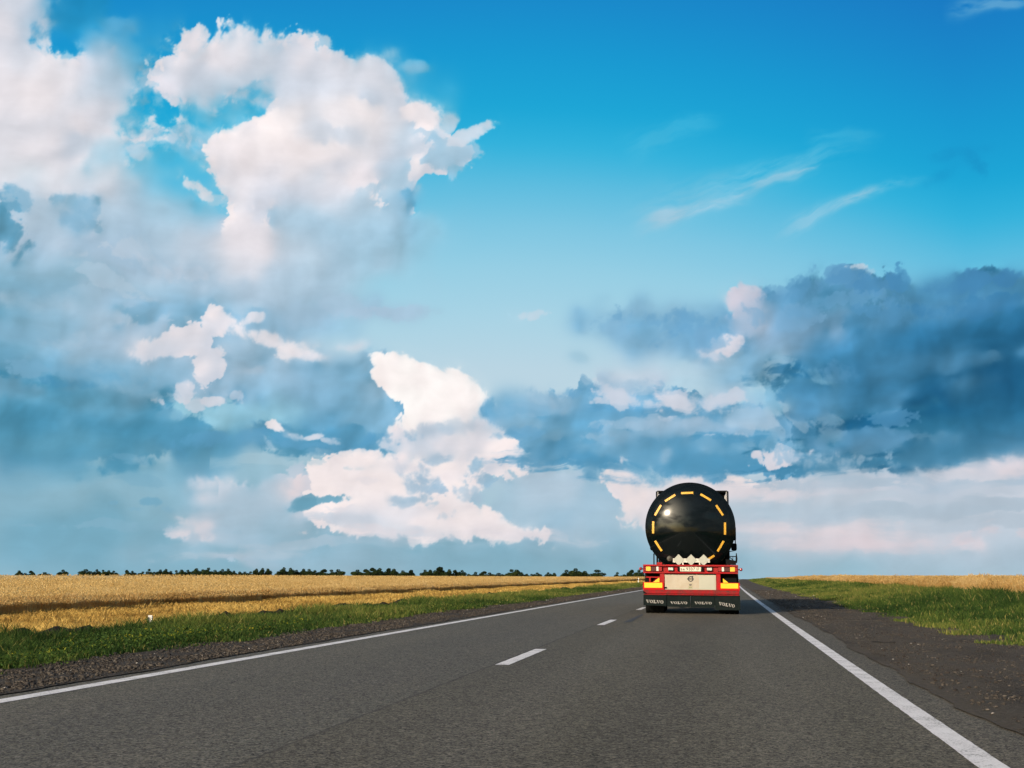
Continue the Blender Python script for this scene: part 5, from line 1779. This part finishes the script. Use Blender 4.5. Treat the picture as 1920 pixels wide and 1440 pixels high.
def ears(X, Y, h, w, length, z0=0.0, nod=0.5):
    """a stalk with a nodding ear: a thin triangle and a kite"""
    n = len(X)
    a = rng.rand(n) * 6.283
    dx, dy = np.cos(a), np.sin(a)
    b = rng.rand(n) * 6.283
    lx, ly = np.cos(b), np.sin(b)
    x, z = curve_xy(X, Y), ground_z(X, Y) + z0
    v = np.empty((n, 7, 3), np.float32)
    top = np.stack([x + lx * 0.06 * h, Y + ly * 0.06 * h, z + h], -1)
    sw = w * 0.35
    v[:, 0] = np.stack([x - dx * sw, Y - dy * sw, z], -1)
    v[:, 1] = np.stack([x + dx * sw, Y + dy * sw, z], -1)
    v[:, 2] = top
    nd_ = np.stack([lx * length * nod, ly * length * nod, length * np.sqrt(np.maximum(1 - nod ** 2, 0)) * np.ones(n)], -1)
    half = np.stack([dx * w, dy * w, np.zeros(n)], -1) * 0.5
    v[:, 3] = top - nd_ * 0.15
    v[:, 4] = top + nd_ * 0.40 + half
    v[:, 5] = top + nd_
    v[:, 6] = top + nd_ * 0.40 - half
    o = (np.arange(n) * 7)[:, None, None]
    f = np.array([[0, 1, 2], [3, 4, 5], [3, 5, 6]])[None] + o
    return v.reshape(-1, 3), f.reshape(-1, 3)


def field_noise(X, Y, lam, seed, octv=4):
    return fbm(np.asarray(X, np.float32), np.asarray(Y, np.float32), lam, octv, 0.55, seed)


def join(parts):
    vs, fs, ts, ms, o = [], [], [], [], 0
    for v, f, t, m_ in parts:
        vs.append(v)
        fs.append(f + o)
        ts.append(t)
        ms.append(np.full(len(f), m_))
        o += len(v)
    return np.concatenate(vs), np.concatenate(fs), np.concatenate(ts), np.concatenate(ms)


def stuff(name, parts, mats):
    v, f, t, m_ = join(parts)
    o = bpy.data.objects.new(name, np_mesh(name, v, f, mats, {'tone': t}, mat_index=m_))
    o['kind'] = 'stuff'
    return link(o)


def taper(Y):
    return 1 - 0.9 * sm(Y, 140, 320)


def canopy(Xs, Ys, top, seed, rough_z):
    """the closed top of the standing crop as triangles"""
    Xg, Yg = np.meshgrid(np.asarray(Xs, float), np.asarray(Ys, float))
    Z = base_z(Xg, Yg) + top * (taper(Yg) if Xs[-1] > 0 else 1.0) + rough_z * field_noise(Xg, Yg, 3.0, seed)
    edge_ = np.zeros(Xg.shape, bool)
    edge_[:, 0] = True
    Z[:, 0] = base_z(Xg[:, 0], Yg[:, 0]) - 0.05                           # wall down to the ground at the edge
    co = np.stack([curve_xy(Xg, Yg), Yg, Z], -1).reshape(-1, 3)
    ix = np.arange(Xg.size).reshape(Xg.shape)
    a_, b_, c_, d_ = ix[:-1, :-1].ravel(), ix[:-1, 1:].ravel(), ix[1:, 1:].ravel(), ix[1:, :-1].ravel()
    f = np.concatenate([np.stack([a_, b_, c_], -1), np.stack([a_, c_, d_], -1)])
    return co, f, np.full(Xg.size, 0.5)


GRASS = plant_mat('grass_blades', [(0.0, (0.016, 0.040, 0.009)), (0.35, (0.045, 0.086, 0.017)), (0.6, (0.105, 0.145, 0.028)), (0.8, (0.20, 0.20, 0.045)),
                                   (1.0, (0.36, 0.29, 0.10))], 0.75, 0.35)
WEED = plant_mat('weed_leaves', [(0.0, (0.018, 0.045, 0.010)), (0.6, (0.055, 0.105, 0.018)), (0.8, (0.16, 0.19, 0.02)), (1.0, (0.42, 0.34, 0.02))], 0.7, 0.3)
WHEAT = plant_mat('ripe_wheat', [(0.0, (0.44, 0.262, 0.085)), (0.5, (0.70, 0.465, 0.170)), (1.0, (0.84, 0.63, 0.30))], 0.75, 0.60)
STRAW = plant_mat('cut_straw', [(0.0, (0.20, 0.115, 0.030)), (0.5, (0.44, 0.27, 0.066)), (1.0, (0.62, 0.43, 0.13))], 0.8, 0.2)
q_ = Nodes('wheat_top')
n1 = q_.noise(1.2, 6, 0.65, stretch=(1.0, 0.8, 1))
n2 = q_.noise(9.0, 6, 0.75)
n3 = q_.noise(0.06, 4, 0.55, stretch=(1.0, 0.5, 1))
wc = q_.mix(q_.rng(n2, 0.3, 0.7), (0.56, 0.37, 0.130), (0.85, 0.63, 0.30))
wc = q_.mix(q_.rng(n1, 0.35, 0.7, 0, 0.5), wc, (0.72, 0.49, 0.19))
wc = q_.mix(q_.rng(n3, 0.35, 0.65, 0, 0.40), wc, (0.85, 0.64, 0.33))
q_.bump(q_.math('ADD', n2, q_.math('MULTIPLY', n1, 0.6)), 1.0, 0.22)
WHEAT_TOP = q_.done(wc, 0.9, 0.1)
q_ = Nodes('stubble_ground')
n1 = q_.noise(2.0, 6, 0.65, stretch=(1.0, 0.15, 1))
n2 = q_.noise(14.0, 6, 0.75)
wc = q_.mix(q_.rng(n2, 0.3, 0.7), (0.17, 0.10, 0.035), (0.46, 0.30, 0.085))
wc = q_.mix(q_.rng(n1, 0.42, 0.66, 0, 0.6), wc, (0.42, 0.28, 0.085))
q_.bump(n2, 1.0, 0.05)
STUBBLE = q_.done(wc, 0.95, 0.1)


def grass_part(n, x0, x1, y0, y1, hfun, seed, k=0.95, dens=None):
    X = x0 + (x1 - x0) * rng.rand(n)
    Y = log_y(n, y0, y1, 1.15)
    if dens is not None:
        keep = rng.rand(n) < dens(X, Y)
        X, Y = X[keep], Y[keep]
        n = len(X)
    pt = field_noise(X, Y * 0.6, 2.4, seed)
    pt2 = field_noise(X, Y * 0.35, 9.0, seed + 3)
    h = hfun(X, Y) * (0.55 + 0.75 * rng.rand(n)) * (1 + 0.22 * pt)
    h = np.maximum(h, 0.03)
    w = np.maximum(0.006 + 0.004 * rng.rand(n), px_w(X, Y, k))
    v, f = blades(X, Y, h, w, 0.25 + 0.5 * rng.rand(n))
    tone = 0.36 + 0.10 * pt + 0.15 * pt2 + 0.12 * rng.randn(n) + 0.16 * sm(Y, 25, 90)
    dry = rng.rand(n) < 0.05 + 0.06 * np.clip(pt2, 0, 1.5)
    tone = np.where(dry, 0.75 + 0.25 * rng.rand(n), np.clip(tone, 0.0, 0.72))
    return v, f, np.repeat(tone, 5), 0


def weed_clumps(spots, leaves, spread, hmax, flower=0.0):
    """leafy tufts: many small leaves spread through a low mound"""
    V, F, T, o = [], [], [], 0
    for (X0, Y0, s_) in spots:
        n = int(leaves * s_)
        r_ = np.sqrt(rng.rand(n)) * spread * s_
        a = rng.rand(n) * 6.283
        X, Y = X0 + r_ * np.cos(a), Y0 + r_ * np.sin(a)
        zt = hmax * s_ * (1 - (r_ / (spread * s_)) ** 2 * 0.6) * rng.rand(n) ** 0.6
        L_ = np.maximum(0.012 + 0.016 * rng.rand(n), px_w(X, Y, 0.75))
        c_ = np.stack([curve_xy(X, Y), Y, ground_z(X, Y) + zt], -1)
        d1_, d2_ = rng.randn(n, 3), rng.randn(n, 3)
        d1_ /= np.linalg.norm(d1_, axis=1)[:, None]
        d2_ -= d1_ * (d1_ * d2_).sum(1)[:, None]
        d2_ /= np.linalg.norm(d2_, axis=1)[:, None]
        v = np.stack([c_ - d1_ * L_[:, None], c_ + d2_ * L_[:, None] * 0.45, c_ + d1_ * L_[:, None], c_ - d2_ * L_[:, None] * 0.45], 1)
        ofs = (np.arange(n) * 4)[:, None, None] + o
        F.append((np.array([[0, 1, 2], [0, 2, 3]])[None] + ofs).reshape(-1, 3))
        V.append(v.reshape(-1, 3))
        t = np.clip(0.35 + 0.2 * rng.randn(n), 0, 0.65)
        t = np.where((rng.rand(n) < flower) & (zt > 0.5 * hmax * s_), 0.72 + 0.2 * rng.rand(n), t)
        T.append(np.repeat(t, 4))
        o += 4 * n
    return np.concatenate(V), np.concatenate(F), np.concatenate(T), 1


# ---- left verge
lh = lambda X, Y: 0.05 + 0.17 * sm(-X, 7.7, 9.6) + 0.06 * sm(-X, 9.8, 11.2)
ragL = lambda X, Y: np.clip((-X - 7.75 - 0.35 * field_noise(X * 0 + 1, Y, 1.7, 4.0)) / 0.7, 0.0, 1) + 0.0
sp = []
for px_, py_ in ((215, 1196), (225, 1203), (290, 1196), (300, 1190), (318, 1192), (330, 1188), (345, 1186), (400, 1182), (455, 1176), (140, 1215), (60, 1230), (560, 1162)):
    x_, y_ = back(px_, py_ + 6)
    sp.append((x_ - float(bend(y_)), y_, 0.8 + 0.5 * rng.rand()))
dk = []
for px_, py_ in ((235, 1186), (255, 1180), (270, 1184), (310, 1182), (820, 1134), (870, 1132), (1010, 1118), (480, 1165), (120, 1200)):
    x_, y_ = back(px_, py_ + 6)
    dk.append((x_ - float(bend(y_)), y_, 0.9 + 0.5 * rng.rand()))
for i in range(90):
    y_ = float(log_y(1, 14, 190)[0])
    dk.append((-9.2 - 2.2 * rng.rand(), y_, 0.5 + 0.6 * rng.rand()))
for i in range(40):
    y_ = float(log_y(1, 14, 150)[0])
    sp.append((-8.6 - 2.6 * rng.rand(), y_, 0.4 + 0.5 * rng.rand()))
stuff('verge_grass', [grass_part(180000, -7.6, -11.75, 9, 420, lh, 2.0, dens=ragL),
                      weed_clumps(sp, 420, 0.42, 0.27, 0.22), weed_clumps(dk, 420, 0.5, 0.25, 0.0)], [GRASS, WEED])
# ---- right bank
rh = lambda X, Y: 0.06 + 0.07 * sm(X, 4.2, 5.2) + 0.14 * sm(X, 5.5, 8.5)
ragR = lambda X, Y: np.clip((X - 4.1 - 0.3 * field_noise(X * 0 + 1, Y, 1.5, 14.0)) / 0.5, 0.0, 1)
dr = []
for i in range(130):
    y_ = float(log_y(1, 9, 220)[0])
    dr.append((5.6 + 3.8 * rng.rand(), y_, 0.4 + 0.5 * rng.rand()))
for i in range(60):
    y_ = float(log_y(1, 22, 200)[0])
    dr.append((9.0 + 0.9 * rng.rand(), y_, 0.6 + 0.7 * rng.rand()))
stuff('bank_grass', [grass_part(220000, 3.9, 10.3, 6.5, 420, rh, 7.0, dens=ragR), weed_clumps(dr, 260, 0.55, 0.30, 0.0)], [GRASS, WEED])

# ---- standing wheat, left: its cut edge faces the road
EL, ER = -19.2, 9.6
Yc = np.concatenate([np.arange(4, 60, 0.8), np.arange(60, 160, 2.5), np.arange(160, 480, 8), np.arange(480, 700, 30)])
Xl = np.concatenate([[EL - 0.05, EL - 0.95], EL - 0.5 - np.array([0.7, 0.9, 1.5, 2.2, 3, 4, 5.2, 6.6, 8.4, 10.5, 13, 16, 20, 25, 31, 38, 46, 56, 68, 82, 98, 118, 140, 170, 205, 250, 310, 380, 480, 620])])


def wheat_ears(n, side, edge_x, y0, y1, height, seed, reach, length=0.085):
    u = rng.rand(n)
    depth_ = -np.log(1 - u * 0.995) * reach
    depth_[: n // 3] = rng.rand(n // 3) * 0.75
    Y = log_y(n, y0, y1, 1.1)
    wobble = 0.10 * field_noise(Y * 0, Y, 2.5, seed)
    X = edge_x + side * (depth_ - 0.06) + wobble
    pt = field_noise(X, Y, 4.0, seed)
    h = height * (0.86 + 0.2 * rng.rand(n)) * (1 + 0.05 * pt) * (taper(Y) if side > 0 else 1.0)
    h = h * np.where(depth_ < 0.7, 0.55 + 0.6 * np.maximum(depth_, 0) + 0.2 * rng.rand(n), 1.0)
    inner = depth_ > 0.8
    z0 = np.where(inner, h * 0.55, 0.0)
    w = np.maximum(0.011, px_w(X, Y, 0.75))
    v, f = ears(X, Y, np.where(inner, h - z0, h), w, np.maximum(length, px_w(X, Y, 1.5)) * (0.8 + 0.5 * rng.rand(n)), z0)
    tone = np.clip(0.5 + 0.13 * pt + 0.22 * rng.randn(n), 0, 1)
    return v, f, np.repeat(tone, 7), 0


cz = canopy(Xl, Yc, 0.355, 3.0, 0.012)
stuff('wheat_field', [wheat_ears(420000, -1, EL, 17, 430, 0.42, 5.0, 34.0), (*cz, 1)], [WHEAT, WHEAT_TOP])
# ---- standing wheat, right
Xr = np.concatenate([[ER + 0.22, ER + 0.25], ER + 0.3 + np.array([0.4, 0.9, 1.5, 2.2, 3, 4, 5.2, 6.6, 8.4, 10.5, 13, 16, 20, 25, 31, 38, 46, 56, 68, 82, 98, 118, 140, 170, 205, 250, 310, 380, 480, 620])])
cz = canopy(Xr, Yc, 0.55, 8.0, 0.012)
stuff('tall_wheat_field', [wheat_ears(330000, 1, ER, 17, 430, 0.64, 15.0, 6.0), (*cz, 1)], [WHEAT, WHEAT_TOP])

# ---- cut stubble and the ploughed furrow between it and the grass
sheet('stubble_ground', np.linspace(EL + 0.1, -12.3, 14), Yn, -0.004, STUBBLE)
n = 120000
X = EL + 0.2 + (-12.2 - EL - 0.2) * rng.rand(n)
X = np.where(rng.rand(n) < 0.7, np.round(X / 0.32) * 0.32 + 0.05 * rng.randn(n), X)
Y = log_y(n, 14, 430, 1.1)
pt = field_noise(X, Y * 0.2, 1.6, 12.0)
v, f = blades(X, Y, (0.10 + 0.08 * rng.rand(n)) * (1 + 0.3 * pt), np.maximum(0.006, px_w(X, Y, 0.9)), 0.4 + 0.4 * rng.rand(n))
tone = np.clip(0.45 + 0.2 * pt + 0.2 * rng.randn(n) + 0.18 * sm(X, -14.6, -12.6), 0, 1)
# loose straw lying flat
m_ = 30000
Xf, Yf = EL + 0.4 + (-12.3 - EL - 0.4) * rng.rand(m_), log_y(m_, 14, 200, 1.1)
v2, f2 = blades(Xf, Yf, 0.05 + 0.03 * rng.rand(m_), np.maximum(0.006, px_w(Xf, Yf, 0.9)), 3.5 + 2 * rng.rand(m_), 0.03)
stuff('stubble', [(v, f, np.repeat(tone, 5), 0), (v2, f2, np.repeat(np.clip(0.7 + 0.2 * rng.randn(m_), 0, 1), 5), 0)], [STRAW])


def ridge_z(X, Y):
    return ground_z(X, Y) + 0.20 * np.exp(-((X + 12.05) / 0.30) ** 2) * (0.75 + 0.25 * field_noise(X, Y, 0.9, 9.0)) + 0.03 * field_noise(X, Y, 0.35, 2.0)


sheet('ploughed_furrow', np.linspace(-12.7, -11.4, 14), Yn, -0.01, SOIL, zf=ridge_z)

# ---- stones on the shoulders
OCT = np.array([(1, 0, 0), (-1, 0, 0), (0, 1, 0), (0, -1, 0), (0, 0, 1), (0, 0, -1)], float)
OCF = [(0, 2, 4), (2, 1, 4), (1, 3, 4), (3, 0, 4), (2, 0, 5), (1, 2, 5), (3, 1, 5), (0, 3, 5)]
ov, of_, cache = [tuple(p_) for p_ in OCT], [], {}
for t_ in OCF:
    mids = []
    for i in range(3):
        key = tuple(sorted((t_[i], t_[(i + 1) % 3])))
        if key not in cache:
            p_ = (np.array(ov[key[0]]) + np.array(ov[key[1]])) / 2
            ov.append(tuple(p_ / np.linalg.norm(p_)))
            cache[key] = len(ov) - 1
        mids.append(cache[key])
    of_ += [(t_[0], mids[0], mids[2]), (mids[0], t_[1], mids[1]), (mids[2], mids[1], t_[2]), tuple(mids)]
OV, OF = np.array(ov), np.array(of_)


def stones(n, x0, x1, y0, y1, s0, s1, edge_soft, clump, seed):
    X = x0 + (x1 - x0) * rng.rand(n)
    Y = log_y(n, y0, y1, 1.3)
    keep = field_noise(X, Y, clump, seed) * 0.5 + rng.rand(n) * 1.2 > 0.45
    X, Y = X[keep], Y[keep]
    n = len(X)
    s = s0 * (s1 / s0) ** (rng.rand(n) ** 2.2)
    s = np.maximum(s, px_w(X, Y, 0.42))
    jit = 1 + 0.28 * rng.randn(n, len(OV), 1)
    sc_ = s[:, None, None] * np.stack([0.8 + 0.6 * rng.rand(n), 0.8 + 0.6 * rng.rand(n), 0.45 + 0.35 * rng.rand(n)], -1)[:, None, :]
    v = OV[None] * jit * sc_
    a = rng.rand(n) * 6.283
    c_, s_ = np.cos(a)[:, None], np.sin(a)[:, None]
    x_, y_ = v[..., 0] * c_ - v[..., 1] * s_, v[..., 0] * s_ + v[..., 1] * c_
    v = np.stack([x_ + curve_xy(X, Y)[:, None], y_ + Y[:, None], v[..., 2] + (ground_z(X, Y) + 0.012 + s * 0.22)[:, None]], -1)
    f = OF[None] + (np.arange(n) * len(OV))[:, None, None]
    tone = np.clip(0.17 + 0.12 * rng.randn(n), 0, 0.7)
    tone = np.where(rng.rand(n) < 0.007, 0.8 + 0.2 * rng.rand(n), tone)
    return v.reshape(-1, 3), f.reshape(-1, 3), np.repeat(tone, len(OV)), 0


q_ = Nodes('stone')
r_ = q_.n.new('ShaderNodeValToRGB')
r_.color_ramp.elements[0].color = (0.030, 0.024, 0.020, 1)
r_.color_ramp.elements[1].color = (0.42, 0.39, 0.36, 1)
e_ = r_.color_ramp.elements.new(0.45)
e_.color = (0.105, 0.090, 0.074, 1)
q_.l.new(q_.attr('tone'), r_.inputs[0])
STONE = q_.done(r_.outputs[0], 0.9, 0.2)
stuff('gravel', [stones(36000, -6.05, -8.3, 8, 140, 0.005, 0.024, 0.2, 1.1, 1.0)], [STONE])
stuff('roadside_pebbles', [stones(26000, 1.88, 4.5, 4.2, 90, 0.003, 0.018, 0.2, 0.9, 6.0)], [STONE])
# ------------------------------------------------------------------ trees along the far edge of the field
TREE_Y = 640.0
LEAF = plant_mat('tree_leaves', [(0.0, (0.010, 0.020, 0.009)), (0.5, (0.022, 0.042, 0.014)), (1.0, (0.050, 0.075, 0.022))], 0.8, 0.2)
BARK = mat('tree_bark', (0.05, 0.04, 0.03), 0.9, vary=0.3)
TW, TH = 8.0, 8.0


def crown_mesh(seed, nl, spread, flat, low):
    r_ = np.random.RandomState(seed)
    lobes = []
    for k in range(nl):
        a = r_.rand() * 6.283
        d_ = spread * math.sqrt(r_.rand())
        z_ = low + (TH - low) * (0.18 + 0.74 * r_.rand() * (1 - 0.55 * (d_ / spread) ** 2 * flat))
        lobes.append((d_ * math.cos(a), d_ * math.sin(a), z_ - 0.7, 1.0 + 0.8 * r_.rand()))
    lobes.append((0.3 * r_.randn(), 0, TH - 1.3, 1.1))
    V, T = [], []
    for (x, y, z, rr) in lobes:
        n = int(150 * rr * rr)
        d_ = r_.randn(n, 3)
        d_ /= np.linalg.norm(d_, axis=1)[:, None]
        c_ = np.array([x, y, z]) + d_ * (rr * (0.55 + 0.5 * r_.rand(n)))[:, None] * np.array([1.1, 1.1, 0.85])
        a1, a2 = r_.randn(n, 3), r_.randn(n, 3)
        a1 /= np.linalg.norm(a1, axis=1)[:, None]
        a2 -= a1 * (a1 * a2).sum(1)[:, None]
        a2 /= np.linalg.norm(a2, axis=1)[:, None]
        L_ = (0.16 + 0.20 * r_.rand(n))[:, None]
        V.append(np.stack([c_ - a1 * L_, c_ + a2 * L_ * 0.7, c_ + a1 * L_, c_ - a2 * L_ * 0.7], 1))
        t = np.clip(0.45 + 0.2 * r_.randn() + 0.2 * r_.randn(n), 0, 1)
        T.append(np.repeat(t, 4))
    V = np.concatenate(V).reshape(-1, 3)
    F = np.arange(len(V)).reshape(-1, 4)
    return np_mesh('crown', V, F, LEAF, {'tone': np.concatenate(T)}), lobes


def tree_proto(seed, nl, spread, flat, low):
    cm, lobes = crown_mesh(seed, nl, spread, flat, low)
    mb = MB()
    mb.tube([(0, 0, -0.3), (0.08, 0, low * 0.6), (0.0, 0.1, low + 1.5), (0.1, 0, TH * 0.7)], [0.26, 0.20, 0.15, 0.06], 8)
    for (x, y, z, rr) in lobes[:6]:
        mb.tube([(0.02, 0, low * 0.7 + 0.4), (x * 0.5, y * 0.5, (low + z) / 2), (x * 0.9, y * 0.9, z)], [0.12, 0.08, 0.03], 6)
    o = mb.build('trunk', BARK)
    tm = o.data
    bpy.data.objects.remove(o)
    return cm, tm


PROTO = [tree_proto(*a_) for a_ in ((3, 20, 2.9, 1.0, 0.6), (8, 24, 3.2, 0.7, 0.4), (13, 17, 2.5, 1.1, 0.9), (21, 25, 3.4, 0.9, 0.5), (34, 18, 2.2, 0.8, 1.2), (55, 21, 3.0, 1.2, 0.7))]
ORD = ['first', 'second', 'third', 'fourth', 'fifth', 'sixth', 'seventh', 'eighth', 'ninth', 'tenth', 'eleventh', 'twelfth', 'thirteenth', 'fourteenth',
       'fifteenth', 'sixteenth', 'seventeenth', 'eighteenth', 'nineteenth', 'twentieth', 'twenty-first', 'twenty-second', 'twenty-third', 'twenty-fourth', 'twenty-fifth', 'twenty-sixth', 'twenty-seventh']
# clumps from left to right: (left edge, right edge, crown top in the picture, number of trees)
CLUMPS = [(32, 63, 1070, 3), (77, 92, 1074.5, 1), (111, 123, 1070.5, 1), (153, 170, 1069.5, 1), (178, 217, 1069.5, 4), (234, 253, 1070.5, 2),
          (263, 358, 1069, 9), (360, 408, 1067, 4), (412, 507, 1068, 9), (515, 597, 1066, 7), (599, 641, 1068, 3),
          (665, 748, 1066.5, 6), (750, 776, 1070, 2), (792, 813, 1069.5, 2), (814, 834, 1066, 1), (836, 870, 1070, 3), (873, 883, 1077.5, 1),
          (887, 925, 1072.5, 3), (929, 945, 1076, 1), (950, 980, 1069.5, 2), (982, 1013, 1074, 3), (1023, 1043, 1072, 2),
          (1054, 1069, 1071, 1), (1072, 1102, 1067.5, 2), (1108, 1132, 1071, 1), (1153, 1164, 1075, 1), (1168, 1202, 1069.5, 3)]
tr_rng = random.Random(5)
LOOK = ['broad dark tree', 'rounded dark tree', 'ragged dark tree', 'bushy dark tree', 'slender dark tree', 'spreading dark tree']
SINGLE = {25: 'lone small dark tree beside the tanker', 1: 'tiny low dark bush', 2: 'small round dark tree', 3: 'low dome-shaped dark tree', 14: 'tallest dark tree of the middle stretch', 16: 'very small low bush',
          18: 'low flat dark bush', 22: 'small upright dark tree', 24: 'wide dark tree', 25: 'small pale-topped tree'}
for ci, (x0, x1, top, n) in enumerate(CLUMPS):
    wpx = (x1 - x0) / n
    for k in range(n):
        pxc = x0 + wpx * (k + 0.5) + tr_rng.uniform(-0.12, 0.12) * wpx
        Y_ = TREE_Y + tr_rng.uniform(-12, 25)
        tp = top + (abs(tr_rng.gauss(0, 2.6)) if n > 1 else 0)
        d = direction(pxc, tp)
        X_ = d.x * Y_ / d.y
        zt = CAM_Z + d.z * Y_ / d.y
        zb = float(base_z(X_ - float(bend(Y_)), Y_))
        ht = max(zt - zb, 1.6) * 1.2
        wm = wpx * 1.75 * Y_ / F_PX
        pi_ = tr_rng.randrange(len(PROTO))
        t_ = empty('tree', (X_, Y_, zb), (0, 0, tr_rng.random() * 6.28))
        t_.scale = (wm / 7.6, wm / 7.6, ht / TH)
        for nm, me_ in (('crown', PROTO[pi_][0]), ('trunk', PROTO[pi_][1])):
            link(bpy.data.objects.new(nm, me_), t_)
        if n == 1:
            lab = f'{SINGLE[ci]}, alone as {ORD[ci]} clump from left on the horizon'
        else:
            lab = f'{LOOK[pi_]}, {ORD[k]} of {n} in the {ORD[ci]} clump from left on the horizon'
        tag(t_, lab, 'tree', 'trees along the field horizon')

# ------------------------------------------------------------------ small things by the road
WHITE_POST = mat('white_post_paint', (0.72, 0.70, 0.66), 0.55, vary=0.12, vscale=12, dirt=(0.25, 0.22, 0.17), dirt_amt=0.5)


def marker_post(px, py_base, w_, h_, label):
    x_, y_ = back(px, py_base, -0.12)
    z_ = float(ground_z(x_ - float(bend(y_)), y_))
    po = empty('marker_post', (x_, y_, z_), (0, 0, R(12)))
    tag(po, label, 'post', 'roadside marker posts')
    mb = MB()
    mb.prism_x([(-w_ * 0.35, -0.1), (w_ * 0.35, -0.1), (w_ * 0.35, h_ * 0.97), (-w_ * 0.30, h_)], -w_ / 2, w_ / 2)
    mb.build('shaft', WHITE_POST, po, 0.006)
    MB().box(-w_ / 2 - 0.003, -w_ * 0.12, -w_ * 0.36 - 0.003, w_ * 0.36, h_ * 0.60, h_ * 0.88).build('dark_band', INK, po, 0.002)
    return po


marker_post(281, 1178, 0.085, 0.36, 'short white marker post with a dark band standing in the near grass verge')
marker_post(1197, 1095.5, 0.13, 0.95, 'far white marker post beside the tanker at the end of the grass verge')


def litter(px, py, size, label, material, seed):
    x_, y_ = back(px, py)
    z_ = float(ground_z(x_ - float(bend(y_)), y_)) + 0.02
    r_ = np.random.RandomState(seed)
    v = OV * (1 + 0.35 * r_.randn(len(OV), 1)) * size * np.array([1.2, 0.8, 0.5])
    me = np_mesh('paper_scrap', v, OF, material)
    o = bpy.data.objects.new('paper_scrap', me)
    o.location = (x_, y_, z_ + size * 0.3)
    tag(link(o), label, 'paper scrap')
    return o


PAPER = mat('white_paper', (0.75, 0.74, 0.72), 0.7, vary=0.1)
litter(1025, 1123, 0.05, 'crumpled white paper scrap lying on the left gravel shoulder', PAPER, 3)
litter(1527, 1116, 0.055, 'crumpled white paper scrap lying at the foot of the right grass bank', PAPER, 4)
# a strip of torn tyre
x_, y_ = back(1656, 1201)
z_ = float(ground_z(x_ - float(bend(y_)), y_))
sc = MB()
pts = [(-0.22 + 0.055 * k, 0.02 * math.sin(k * 1.3), 0.015 + 0.012 * math.sin(k * 0.9)) for k in range(9)]
vs, fs = [], []
for k, (a_, b_, c_) in enumerate(pts):
    w_ = 0.05 * (0.6 + 0.4 * math.sin(0.5 + k * 0.7) ** 2)
    for s_, u_ in ((-w_, 0), (w_, 0.006), (w_, 0.026), (-w_, 0.022)):
        vs.append((a_, b_ + s_, c_ + u_))
for k in range(len(pts) - 1):
    for j in range(4):
        fs.append((k * 4 + j, k * 4 + (j + 1) % 4, (k + 1) * 4 + (j + 1) % 4, (k + 1) * 4 + j))
fs += [(3, 2, 1, 0), tuple(len(vs) - 4 + j for j in range(4))]
sc.add(vs, fs, 0, True)
so_ = sc.build('tyre_scrap', mat('dusty_rubber', (0.020, 0.018, 0.016), 0.9, spec=0.1, vary=0.3), None, loc=(x_, y_, z_))
so_.scale = (0.8, 0.8, 0.6)
tag(so_, 'thin dark strip of torn rubber lying on the right earth shoulder', 'debris')
